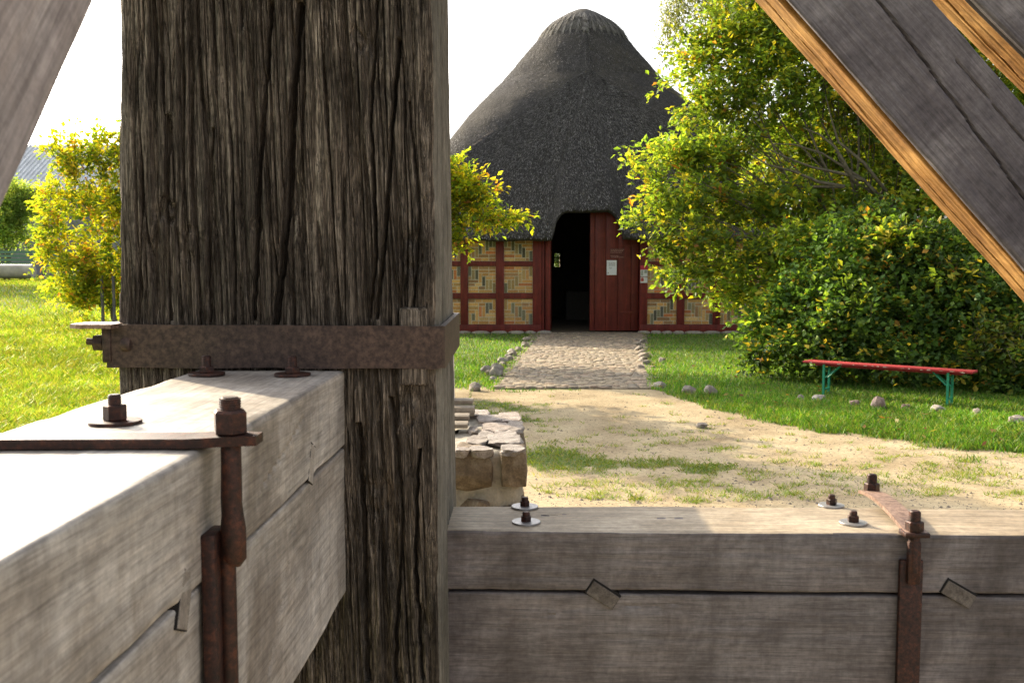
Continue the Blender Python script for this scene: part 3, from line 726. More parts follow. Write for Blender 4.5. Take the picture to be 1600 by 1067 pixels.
def pebbles():
    rr = np.random.default_rng(5); VV = []; FF = []; b = 0
    O = np.array([(1, 0, 0), (.3, .9, 0), (-.8, .6, 0), (-.8, -.6, 0), (.4, -.9, 0), (0, 0, .8)]);
    px = rr.uniform(780, 1750, 7000); py = rr.uniform(608, 850, 7000)
    for a, c in zip(px, py):
        g = WZ(a, c, 0)
        if grass_mask(g.x, g.y) > .5: continue
        s = rr.uniform(.003, .009) * (2.2 if rr.random() < .06 else 1); th = rr.uniform(0, 6.28); c_, s_ = np.cos(th), np.sin(th); P = O * s
        P = np.stack([P[:, 0] * c_ - P[:, 1] * s_ + g.x, P[:, 0] * s_ + P[:, 1] * c_ + g.y, P[:, 2] + float(terrain(g.x, g.y)) - .012], -1)
        VV.append(P); FF += [[b + i, b + (i + 1) % 5, b + 5] for i in range(5)]; b += 6
    me = np_mesh('pebbles', np.vstack(VV), FF); tag(link_mesh('pebbles', me, plain('pebble', (.17, .14, .11), rough=.9)), 'scattered tiny pebbles on the bare dirt', 'pebbles', kind='stuff')
pebbles()

# ------------------------------------------------------------ grass
def blades(name, px0, px1, py0, py1, n, hmin, hmax, wdt, cols, seed, label, mask=True, z=None, dmax=80, thr=.5, lean=.5, beyond=None):
    rr = np.random.default_rng(seed); px = rr.uniform(px0, px1, n); py = rr.uniform(py0, py1, n)
    u = (px - 800) / F; v = (533.5 - py) / F; dy = math.cos(PITCH) + v * math.sin(PITCH); dz = -math.sin(PITCH) + v * math.cos(PITCH)
    t = (0 - CAMZ) / dz; x = u * t; y = dy * t
    # follow the rising meadow
    for _ in range(6):
        zz = terrain(x, y); t = (zz - CAMZ) / dz; x = u * t; y = dy * t
    ok = (y < dmax) & (y > 2) & (t > 0)
    if mask:
        g = grass_mask(x, y); ok &= (g * (.65 + .7 * (fbm(x * 6, y * 6, 14, 3) * .5 + .5)) > thr + rr.uniform(-.3, .3, n)) & ~in_path(x, y)
        if beyond is not None: ok &= (y > np.interp(x, EX, EY) - beyond)
        ok &= ~((y > 25.1) & (x > -4.2) & (x < 8.6))
    x, y = x[ok], y[ok]; m = len(x); zt = terrain(x, y) - .012
    cl = .6 + .8 * (fbm(x * 1.5, y * 1.5, seed, 3) * .5 + .5)
    h = rr.uniform(hmin, hmax, m) * cl; th = rr.uniform(0, 2 * np.pi, m); w_ = wdt * rr.uniform(.6, 1.3, m) * (1 + y / 40)
    ax, ay = np.cos(th) * w_, np.sin(th) * w_; ln = rr.normal(0, lean, (m, 2)) * h[:, None]
    P0 = np.stack([x - ax, y - ay, zt], -1); P1 = np.stack([x + ax, y + ay, zt], -1)
    P2 = np.stack([x + ax * .6 + ln[:, 0] * .4, y + ay * .6 + ln[:, 1] * .4, zt + h * .6], -1); P4 = np.stack([x - ax * .6 + ln[:, 0] * .4, y - ay * .6 + ln[:, 1] * .4, zt + h * .6], -1)
    P3 = np.stack([x + ln[:, 0], y + ln[:, 1], zt + h], -1)
    V = np.stack([P0, P1, P2, P3, P4], 1).reshape(-1, 3); b = np.arange(m) * 5
    Q = np.stack([b, b + 1, b + 2, b + 3, b + 4], -1)
    cols = np.array(cols); ci = rr.integers(0, len(cols), m); pc = cols[ci] * rr.uniform(.75, 1.25, (m, 1))
    big = sstep(-.3, .5, fbm(x * .9 + 3, y * .9, seed + 1, 3))[:, None]; pc = pc * (.8 + .4 * big)
    me = np_mesh(name, V, Q, fattr=pc); return tag(link_mesh(name, me, M_grass), label, 'grass', kind='stuff')
M_grass = leafmat('grass blade', .4, .5)
GL = [(.08, .21, .018), (.11, .26, .022), (.06, .17, .016), (.16, .28, .035), (.22, .26, .07)]
GY = [(.14, .24, .02), (.18, .26, .025), (.10, .20, .018), (.24, .28, .04), (.28, .26, .08)]
blades('lawn_grass', 640, 1750, 519, 730, 150000, .03, .085, .0045, GL, 11, 'short green lawn grass beside the cobbled path and bench', beyond=.8)
blades('meadow_grass', -120, 330, 430, 720, 170000, .04, .16, .006, [(.20, .34, .03), (.26, .36, .03), (.15, .28, .025), (.34, .38, .05), (.40, .38, .1)], 12, 'bright sunlit meadow grass left of the post', lean=.6)
blades('patch_grass', 720, 1750, 615, 860, 110000, .012, .038, .003, GY, 13, 'thin low grass patches on the bare yard dirt', thr=.55, lean=.9)
def tufts():
    rr = np.random.default_rng(9); spots = [(855, 672), (900, 685), (915, 700), (1015, 673), (1050, 690), (940, 757), (962, 763), (866, 757), (896, 772), (928, 776), (995, 777), (1085, 778), (1010, 758), (1045, 760), (1075, 750),
        (1135, 755), (1140, 770), (1190, 742), (1200, 770), (1230, 740), (1262, 770), (1300, 745), (1325, 730), (1340, 768), (1370, 742), (1410, 745), (1430, 770), (1460, 748), (1475, 765), (1510, 750), (1540, 740), (1560, 755), (1585, 745),
        (1450, 728), (1500, 720), (1380, 715), (1130, 700), (1090, 683), (1165, 712), (1215, 718), (840, 640), (870, 655), (1560, 770), (860, 740), (850, 765), (1100, 765)]
    for k in range(320): spots.append((rr.uniform(835, 1700), 610 + 170 * rr.random() ** .7))
    P = []; Cc = []; cols = np.array(GY)
    for i, (a, c) in enumerate(spots):
        g = WZ(a, c, 0); R_ = rr.uniform(.03, .13) if i < 46 else rr.uniform(.02, .06)
        for k in range(int(R_ * 700)):
            q = rr.random() ** .5 * R_; th = rr.uniform(0, 6.28); x = g.x + q * np.cos(th) * 1.6; y = g.y + q * np.sin(th); h = rr.uniform(.015, .05); w_ = .003
            a2 = rr.uniform(0, 6.28); dx, dy = np.cos(a2) * w_, np.sin(a2) * w_; l = rr.normal(0, .8, 2) * h + np.array([np.cos(th), np.sin(th)]) * h * .5; z0 = float(terrain(x, y)) - .012
            P += [(x - dx, y - dy, z0), (x + dx, y + dy, z0), (x + l[0], y + l[1], z0 + h)]; Cc.append(cols[rr.integers(5)] * rr.uniform(.8, 1.3))
    V = np.array(P); Q = np.arange(len(V)).reshape(-1, 3); me = np_mesh('tuft_grass', V, Q, fattr=np.array(Cc)); tag(link_mesh('tuft_grass', me, M_grass), 'small sparse grass tufts dotted over the sandy yard', 'grass', kind='stuff')
tufts()

# ------------------------------------------------------------ foliage
def smooth_limb(a, b, sag, n=7, jit=.06, rs=None):
    a = Vector(a); b = Vector(b); L = (b - a).length; out = []
    for i in range(n):
        t = i / (n - 1); p = a.lerp(b, t); p.z += sag * L * math.sin(math.pi * t)
        if 0 < i < n - 1: p += Vector(rs.normal(0, jit * L * .3, 3))
        out.append(p)
    return out
def leaf_cloud(P, DIR, n_leaf, L, size, cols, rr, droop=0., wide=.5, spread=.55):
    """sprays: base points P, directions DIR (unit), n_leaf leaves along length L"""
    m = len(P); t = rr.uniform(.05, 1, (m, n_leaf)); Ls = L * rr.uniform(.6, 1.3, (m, 1))
    pos = P[:, None, :] + DIR[:, None, :] * (t * Ls)[:, :, None]; pos[..., 2] -= droop * (t * Ls) ** 2
    pos = pos + rr.normal(0, size * .35, pos.shape)
    side = np.cross(DIR, np.array([0, 0, 1.])) ; side /= np.linalg.norm(side, axis=1, keepdims=True) + 1e-9
    sg = np.where(rr.random((m, n_leaf)) < .5, -1, 1)
    ld = DIR[:, None, :] * .6 + side[:, None, :] * sg[:, :, None] * spread + rr.normal(0, .38, (m, n_leaf, 3)); ld[..., 2] -= droop * .8
    ld /= np.linalg.norm(ld, axis=2, keepdims=True)
    up = np.array([0, 0, 1.]) + rr.normal(0, .55, (m, n_leaf, 3)); wv = np.cross(ld, up); wv /= np.linalg.norm(wv, axis=2, keepdims=True) + 1e-9
    nn = np.cross(wv, ld); s = size * rr.uniform(.6, 1.3, (m, n_leaf, 1))
    b = pos; mid = pos + ld * s * .5; tip = pos + ld * s
    l = mid + wv * s * wide * .5 + nn * s * .08; r = mid - wv * s * wide * .5 + nn * s * .08
    tip = tip - nn * s * .1
    V = np.stack([b, l, tip, r], 2).reshape(-1, 3); k = m * n_leaf; bi = np.arange(k) * 4
    Q = np.stack([bi, bi + 1, bi + 2, bi + 3], -1)
    ci = rr.choice(len(cols[0]), (m, n_leaf), p=cols[1]); base = np.array(cols[0])
    spray = rr.choice(len(cols[0]), m, p=cols[1])
    usesp = rr.random((m, n_leaf)) < .5; ci = np.where(usesp, spray[:, None], ci)
    C = base[ci] * rr.uniform(.7, 1.3, (m, n_leaf, 1)); return V, Q, C.reshape(-1, 3)
def tree(name, label, base, blobs, trunk_r, n_spray, n_leaf, L, size, cols, seed, cat='tree', group=None, droop=0., wide=.5, extra_limbs=(), fork=.35, mat=None, bark=None, twigs=True, down=False, crown='crown', out=.75, ntwig=260):
    """blobs: (centre Vector, rx, ry, rz, weight) in world metres"""
    rr = np.random.default_rng(seed); base = Vector(base)
    root = empty(name, base, 0, label, cat, group)
    Wt = np.array([b[4] * (b[1] * b[3]) for b in blobs]); Wt = Wt / Wt.sum(); cnt = rr.multinomial(n_spray, Wt); PP = []; DD = []; tips = []
    for (c, rx, ry, rz, wgt), n in zip(blobs, cnt):
        d = rr.normal(size=(n, 3)); d /= np.linalg.norm(d, axis=1, keepdims=True); rad = rr.random(n) ** .38
        lump = np.minimum(1 + .7 * fbm(d[:, 0] * 2.3 + c.x * 5, d[:, 2] * 2.3 + d[:, 1] * 1.7, seed, 2), 1.12) + (rr.random(n) < .06) * .28
        p = np.array(c)[None, :] + d * (rad * lump)[:, None] * np.array([rx, ry, rz])[None, :]
        dr = d * out + rr.normal(0, .45, (n, 3)) + np.array([0, 0, .15 if not down else -1.6]); dr /= np.linalg.norm(dr, axis=1, keepdims=True)
        PP.append(p); DD.append(dr)
    P = np.vstack(PP); DR = np.vstack(DD); P = P - DR * L * .5
    V, Q, C = leaf_cloud(P, DR, n_leaf, L, size, cols, rr, droop, wide)
    lc = V[::4]; C = C * (1 + .55 * fbm(lc[:, 0] * 1.1 + lc[:, 1] * .7, lc[:, 2] * 1.3 + lc[:, 1] * .5, seed + 3, 3))[:, None]
    V = V - np.array(base)[None, :]; keep = V.reshape(-1, 4, 3)[:, :, 2].min(1) > -.0
    me = np_mesh(crown, V, Q[keep], fattr=C[keep]); link_mesh(crown, me, mat or M_leaf, root)
    mb = MB(); z = Vector((0, 0, 0)); mean = sum((b[0] for b in blobs), Vector()) / len(blobs) - base
    fk = Vector((mean.x * .3, mean.y * .3, mean.z * fork)); tp = smooth_limb((0, 0, -.15), fk, 0, 6, .04, rr); mb.tube(tp, [trunk_r * (1.25 - .5 * i / 5) for i in range(6)], 10)
    for (c, rx, ry, rz, wgt) in blobs:
        e = c - base; pts = smooth_limb(fk * (.75 + .25 * rr.random()), e, .1 if not down else .25, 7, .06, rr); r0 = trunk_r * .15 * min(1, (rx / .9) ** .5)
        mb.tube(pts, [r0 * (1 - .8 * i / 6) for i in range(7)], 6)
        for q in range(4):
            s = pts[3 + q % 3]; d = Vector(rr.normal(size=3)).normalized(); t = e + Vector((d.x * rx, d.y * ry, abs(d.z) * rz * .9)) * .9
            mb.tube(smooth_limb(s, t, .05, 5, .06, rr), [r0 * .35 * (1 - .75 * i / 4) for i in range(5)], 4)
    for pts, r0 in extra_limbs:
        pts = [Vector(p) - base for p in pts]; mb.tube(pts, [r0 * (1 - .75 * i / (len(pts) - 1)) for i in range(len(pts))], 7)
    if twigs:
        idx = rr.choice(len(P), min(ntwig * 4, len(P)), replace=False)
        for i in idx:
            a = Vector(P[i]) - base; b = a + Vector(DR[i]) * L; mb.tube([a, (a + b) / 2 + Vector(rr.normal(0, .01, 3)), b], [.006, .004, .002], 3, cap=False)
    mb.build('trunk', bark or M_bark, root, smooth=True); return root
M_leaf = leafmat('tree leaf', .6, .55)
M_leafb = leafmat('shrub leaf', .48, .6)
M_bark = plain('bark', (.10, .088, .055), rough=.95, var=.5, sc=16, bmp=.9, bd=.02)
M_birch = plain('birch bark', (.35, .34, .31), rough=.85, var=.45, sc=5, bmp=.4)
def blob(px, py, D, rx, ry, w=1., rd=None):
    s = D / F; return (WD(px, py, D), rx * s, (rd or (rx + ry) / 2) * s, ry * s, w)

# oak right of the barn
OAK = ([(.13, .22, .035), (.19, .29, .04), (.10, .17, .03), (.28, .34, .045), (.46, .42, .045), (.40, .19, .04)], [.24, .29, .13, .21, .12, .01])
bl = [blob(*a) for a in ((1098, 95, 19, 52, 55), (1155, 40, 19, 70, 60), (1230, 20, 18.5, 75, 70), (1128, 172, 18.5, 75, 45), (1190, 120, 18.5, 80, 60), (1290, 120, 18, 80, 70), (1360, 180, 17.8, 80, 70),
    (1050, 245, 18, 62, 26), (1120, 245, 18, 75, 40), (1010, 262, 17.6, 32, 14, .6), (1200, 215, 18.5, 60, 30, .5), (1075, 305, 17.6, 75, 32), (1030, 335, 17.4, 50, 20), (992, 352, 17.2, 22, 10, .6), (1150, 320, 17.6, 75, 45),
    (1080, 375, 17, 60, 28), (1035, 392, 17, 30, 12, .7), (1150, 400, 17, 70, 40), (1085, 425, 16.8, 55, 22), (1140, 455, 16.8, 50, 26), (1230, 330, 17.5, 70, 50), (1240, 410, 16.8, 70, 50), (1320, 340, 17.5, 70, 50), (1200, 462, 16.6, 50, 36),
    (1420, 260, 17.5, 70, 60), (1450, 330, 17, 70, 60), (1040, 130, 18.8, 22, 14, .6), (1330, 260, 19.5, 70, 30, .35), (1500, 150, 18, 110, 110), (1620, 220, 17.5, 110, 110), (1400, 20, 18.5, 100, 80), (1560, 20, 18.5, 120, 90), (1300, -80, 19, 130, 70), (1470, -110, 19, 140, 80))]
hub = WD(1372, 305, 17.6)
limbs = []
for path_ in (((1372, 305), (1350, 282), (1320, 262), (1285, 240), (1240, 226), (1205, 225)), ((1350, 282), (1318, 272), (1270, 262), (1225, 245), (1200, 233)), ((1335, 285), (1320, 255), (1305, 230), (1280, 210), (1255, 200)),
              ((1320, 292), (1280, 285), (1240, 268), (1200, 258), (1170, 240)), ((1320, 292), (1285, 292), (1250, 292), (1215, 280)), ((1385, 300), (1350, 255), (1310, 222), (1300, 190), (1290, 150)), ((1400, 330), (1372, 305), (1335, 285))):
    limbs.append(([WD(x, y, 17.0 + .1 * i) for i, (x, y) in enumerate(path_)], .034 if len(path_) > 3 else .06))
limbs.append(([WZ(1395, 585, 0), WD(1400, 480, 17.2), WD(1395, 400, 17.3), WD(1400, 330, 17.3)], .2))
limbs.append(([WD(1400, 330, 17.3), WD(1365, 380, 17), WD(1300, 395, 16.9), WD(1235, 392, 16.8), WD(1200, 398, 16.7)], .09))
bl += [blob(*a) for a in ((1255, 235, 19.6, 70, 50, 1.3), (1330, 235, 19.8, 70, 50, 1.3), (1240, 280, 17.9, 60, 26, .9), (1320, 300, 18.2, 60, 26, .9), (1380, 240, 18.8, 60, 50, 1.0), (1390, 320, 18, 60, 40, 1.), (1270, 250, 20.5, 110, 70, 1.2), (1250, 370, 15.9, 50, 28, .6), (1330, 350, 15.9, 50, 26, .6), (1290, 430, 15.2, 45, 30, .5), (1210, 500, 15.4, 36, 30, .5), (1400, 380, 14.8, 50, 26, .5), (1480, 430, 14.2, 40, 30, .35), (1350, 460, 14.4, 36, 26, .3))]
tree('oak_tree', 'broad oak turning yellow at the top, reaching over the right side of the thatched barn', WZ(1395, 578, 0), bl,   .2, 9200, 11, .42, .122, OAK, 21, extra_limbs=limbs, wide=.55)

# dense shrub under it, behind the bench
SH = ([(.075, .15, .03), (.11, .21, .035), (.05, .105, .025), (.20, .31, .06), (.55, .44, .06), (.40, .22, .04)], [.28, .28, .20, .16, .07, .01])
bl = [blob(*a) for a in ((1195, 520, 15.8, 40, 55), (1180, 565, 15.6, 30, 30, .7), (1250, 470, 15.4, 60, 60), (1250, 545, 15.0, 60, 45), (1330, 420, 15.2, 70, 60), (1330, 500, 14.8, 75, 65), (1330, 565, 14.6, 75, 32), (1420, 410, 15, 75, 60), (1420, 490, 14.6, 75, 70), (1420, 560, 14.2, 75, 40),
     (1500, 400, 15, 80, 50), (1510, 470, 14.4, 75, 75), (1510, 560, 14.0, 80, 40), (1590, 500, 14, 75, 80), (1590, 580, 13.6, 75, 35), (1680, 480, 14, 90, 100), (1680, 580, 13.6, 90, 40), (1560, 340, 15.5, 70, 50), (1360, 345, 15.8, 50, 30, .6), (1285, 385, 15.6, 40, 30, .6))]
tree('shrub', 'dense dark green shrub with some yellow leaves filling the ground behind the red bench', WZ(1400, 585, 0), bl, .09, 6800, 9, .3, .092, SH, 22, cat='shrub', fork=.12, wide=.72, mat=M_leafb, out=.9, crown='foliage')
# a paler sprig shrub at the right end
SY = ([(.10, .17, .025), (.2, .23, .03), (.05, .10, .02), (.32, .28, .035)], [.4, .25, .2, .15])
bl = [blob(*a) for a in ((1555, 520, 13.6, 40, 35), (1590, 550, 13.3, 40, 35), (1540, 560, 13.5, 35, 28), (1640, 540, 13.3, 45, 45))]
tree('shrub', 'small yellow green shrub in front of the dark shrub at the bench end', WZ(1580, 615, 0), bl, .03, 420, 8, .28, .1, SY, 23, cat='shrub', fork=.2, wide=.6, mat=M_leafb, crown='foliage')
# birch hanging behind the oak
BI = ([(.12, .16, .04), (.18, .2, .05), (.08, .12, .03), (.26, .24, .05)], [.4, .3, .15, .15])
bl = [blob(*a) for a in ((1060, 10, 27, 28, 60), (1100, -20, 27, 45, 80), (1160, 0, 27, 50, 90), (1220, 10, 27, 50, 90), (1280, -30, 27, 60, 90), (1150, -120, 27, 80, 60), (1040, 60, 27, 12, 55, .5), (1240, -150, 27, 100, 70))]
bt = WD(1185, 420, 27.5); bt.z = 0
tree('birch_tree', 'pale weeping birch with hanging strands against the white sky behind the oak', bt, bl, .16, 1500, 20, .95, .085, BI, 24, droop=.25, down=True, fork=.75, bark=M_birch, out=.25, ntwig=300, extra_limbs=[([bt, WD(1187, 200, 27.3), WD(1188, 0, 27.2), WD(1190, -110, 27.1)], .15)])
# young yellow trees on the left
YL = ([(.42, .46, .035), (.56, .52, .04), (.28, .38, .035), (.62, .48, .045), (.60, .30, .06), (.16, .26, .035)], [.24, .15, .25, .08, .04, .24])
bl = [blob(*a) for a in ((110, 245, 22, 42, 36), (165, 240, 22, 40, 40), (95, 310, 22, 38, 40), (160, 320, 22, 50, 50), (85, 385, 22, 34, 38), (150, 400, 22, 48, 48), (112, 440, 22, 44, 36), (165, 455, 22, 36, 26), (215, 260, 22, 50, 60), (220, 360, 22, 55, 70), (215, 430, 22, 45, 40), (200, 215, 22, 22, 24, .5), (70, 350, 22, 18, 22, .6), (128, 466, 22, 34, 24, .8), (180, 470, 22.2, 30, 26, .8))]
b1 = WD(185, 505, 22); b1.z = float(terrain(b1.x, b1.y))
tree('young_tree', 'young yellow leaved tree with stakes on the meadow left of the post', b1, bl, .07, 1500, 10, .36, .13, YL, 25, fork=.25, wide=.5)
for i, px in enumerate((160, 178)):
    st = MB(); a = WD(px, 470, 21.6); gz = float(terrain(a.x, a.y)); st.tube([(0, 0, -.1), (0, 0, 1.35)], [.035, .032], 9); tag(st.build('tree_stake', M_brace, None, (a.x, a.y, gz), angle=40), ('left of the two thin wooden stakes' if i == 0 else 'right of the two thin wooden stakes') + ' under the young yellow tree', 'stake', 'stakes under the young tree')
bl = [blob(*a) for a in ((705, 285, 19, 40, 38), (735, 320, 19, 40, 32), (700, 350, 19, 36, 36), (745, 290, 18.8, 26, 24, .8), (765, 345, 18.8, 34, 20, .9), (800, 342, 18.7, 24, 13, .7), (826, 348, 18.6, 12, 5, .4), (712, 385, 18.8, 24, 20, .8), (650, 290, 19.2, 60, 55), (640, 370, 19.2, 55, 50), (600, 250, 19.4, 60, 60), (590, 340, 19.4, 60, 60), (775, 300, 18.7, 14, 8, .4), (540, 200, 19.8, 60, 60), (530, 310, 19.8, 60, 70))]
b2 = WD(590, 520, 19.2); b2.z = 0
tree('young_tree', 'golden yellow tree reaching out from behind the post before the barn roof', b2, bl, .1, 2100, 10, .34, .12, YL, 26, fork=.35, wide=.5)
# far trees
FG = ([(.24, .36, .10), (.32, .44, .13), (.18, .27, .08), (.42, .46, .14)], [.4, .3, .2, .1])
def fartree(px, D, hpx, wpx, seed, label, cols=FG):
    b = WD(px, 430, D); b.z = float(terrain(b.x, b.y)); s = D / F; rr = np.random.default_rng(seed); H = hpx * s; Wd = wpx * s; bl = []
    for k in range(9):
        th = rr.uniform(0, 6.28); q = rr.uniform(.1, .6); zz = rr.uniform(.3, .85); bl.append((b + Vector((math.cos(th) * Wd * q, math.sin(th) * Wd * q, H * zz)), Wd * .42, Wd * .42, H * .2, 1.))
    return tree('broadleaf_tree', label, b, bl, .14, 1300, 9, .5, .2, cols, seed, fork=.4, twigs=False)
fartree(15, 54, 150, 62, 31, 'pale green tree beyond the fence at the left edge of the meadow')
fartree(-110, 42, 260, 110, 32, 'taller green tree beyond the fence just outside the left edge')
fartree(400, 14.5, 560, 190, 33, 'unseen tall green tree added behind the dark post to shade the yard')  # hidden tree, added to cast dappled shade over the yard
fartree(500, 34, 330, 100, 34, 'green tree between meadow and barn behind the dark post')

tr = WD(870, 470, 48); tr.z = 0
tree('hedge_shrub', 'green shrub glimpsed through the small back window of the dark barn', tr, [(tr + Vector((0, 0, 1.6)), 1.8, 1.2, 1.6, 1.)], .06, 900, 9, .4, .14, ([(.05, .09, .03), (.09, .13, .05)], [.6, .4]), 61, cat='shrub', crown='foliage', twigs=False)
# ------------------------------------------------------------ fence, pipe and shed far left
def far_left():
    D = 46.; a = WD(-250, 430, D); b = WD(260, 430, D); z0 = float(terrain(-22, D)) - .05; s = D / F
    zf = lambda py: CAMZ + (WD(20, py, D).z - CAMZ)
    root = empty('rail_fence', (a.x, D, z0), 0, 'low green slatted fence at the far end of the meadow under the trees', 'fence')
    n = 9
    for i in range(n):
        x = (b.x - a.x) * i / (n - 1); m = MB(); m.box((x - .06, -.06, 0), (x + .06, .06, zf(391) - z0)); m.build('fence_post', M_brace, root)
    m = MB()
    for py in (394, 400, 406, 412): m.box((0, -.09, zf(py) - z0 - .06), (b.x - a.x, -.065, zf(py) - z0 + .06))
    m.build('slat', plain('green slats', (.10, .2, .15), rough=.7), root)
    D2 = 44.; zp = WD(20, 424, D2).z; r_ = 11 * D2 / F; a2 = WD(-250, 424, D2).x; b2 = WD(52, 424, D2).x; zg = float(terrain(-20, D2)) - .03
    root = empty('steel_pipe', ((a2 + b2) / 2, D2, zg), 0, 'thick pale grey pipe lying on stands in front of the green fence', 'pipe')
    h = (b2 - a2) / 2; m = MB(); m.tube([(-h, 0, zp - zg), (h, 0, zp - zg)], r_, 20); m.build('tube', plain('pale pipe', (.42, .38, .35), rough=.6, sc=3), root, angle=40)
    for px in (10, 35, -30, -90, -160):
        x = WD(px, 424, D2).x - (a2 + b2) / 2; m = MB(); m.tube([(x - .18, 0, -.05), (x, 0, zp - zg - r_ * .3)], .04, 6); m.tube([(x + .18, 0, -.05), (x, 0, zp - zg - r_ * .3)], .04, 6); m.build('stand', M_band, root)
    # shed with pale ribbed roof behind the trees
    D3 = 62.; sx = lambda px: WD(px, 300, D3).x; sz = lambda py: WD(50, py, D3).z; zg = .9
    root = empty('shed', (sx(60), D3 + 4, zg), 0, 'shed with a pale ribbed roof seen between the brace and the yellow tree', 'shed')
    x0, x1 = sx(-60) - sx(60), sx(150) - sx(60); zl, zh = sz(322) - zg, sz(215) - zg
    m = MB(); m.box((x0 + .3, -3.6, -.2), (x1 - .3, 3.6, sz(300) - zg)); m.build('wall', plain('grey boards', (.2, .2, .22), rough=.8, sc=3), root)
    m = MB(); zr = sz(300) - zg
    m.add([(x0, -4, zr), (x1, -4, zr), (x1, 0, zh), (x0, 0, zh), (x1, 4, zr), (x0, 4, zr)], [(0, 1, 2, 3), (3, 2, 4, 5), (0, 3, 5), (1, 4, 2)])
    x = x0
    while x < x1:
        m.add([(x, -4.02, zr + .01), (x + .06, -4.02, zr + .06), (x + .06 + .9, 0, zh + .06), (x + .9, 0, zh + .01), (x + .12, -4.02, zr + .01), (x + 1.02, 0, zh + .01)], [(0, 1, 2, 3), (1, 4, 5, 2)]); x += .3
    m.build('roof', plain('pale ribbed sheet', (.55, .57, .6), rough=.5, sc=3), root)
far_left()

# ------------------------------------------------------------ the barn
WY = 25.4
def bx(px): return WD(px, 450, WY).x
def bz(py): return WD(900, py, WY).z
M_redt = wood('oxblood timber', (.10, .011, .009), (.155, .019, .015), (.21, .03, .022), axis=2, fine=.25, bs_=.3, bd=.004, rough=.6, patch=(.7, .65, .6))
M_door = wood('oxblood door board', (.095, .013, .010), (.14, .02, .014), (.18, .03, .02), axis=2, fine=.3, bs_=.25, bd=.003, rough=.55, patch=(.75, .7, .65))
M_brick = plain('brick', (1, 1, 1), rough=.85, var=.3, sc=30, attr=True, bmp=.4, bd=.004)
def thatchmat(name, a, b, c):
    m, nt, bs = newmat(name); n = noise(nt, coords(nt, (1, 1, 1)), 28, 8, .85); n2 = noise(nt, coords(nt, (9, 9, 2.2)), 1, 5, .6); n3 = noise(nt, coords(nt, (.5, .5, .5)), 1, 4, .6)
    k = ramp(nt, n, [(.34, a), (.52, b), (.7, c)]); k = mix(nt, k, ramp(nt, n2, [(.3, (.7, .7, .7)), (.7, (1.2, 1.2, 1.2))]), .8, 'MULTIPLY')
    k = mix(nt, k, ramp(nt, n3, [(.35, (.85, .85, .9)), (.65, (1.15, 1.1, 1.0))]), 1., 'MULTIPLY')
    nt.links.new(k, bs.inputs['Base Color']); bs.inputs['Roughness'].default_value = .95; bs.inputs['Specular IOR Level'].default_value = .1
    bump(nt, bs, n, 1., .05); return m
M_thatch = thatchmat('old thatch', (.028, .027, .027), (.076, .073, .072), (.16, .155, .15))
M_cap = thatchmat('pale thatch cap', (.06, .057, .053), (.15, .143, .132), (.27, .258, .238))
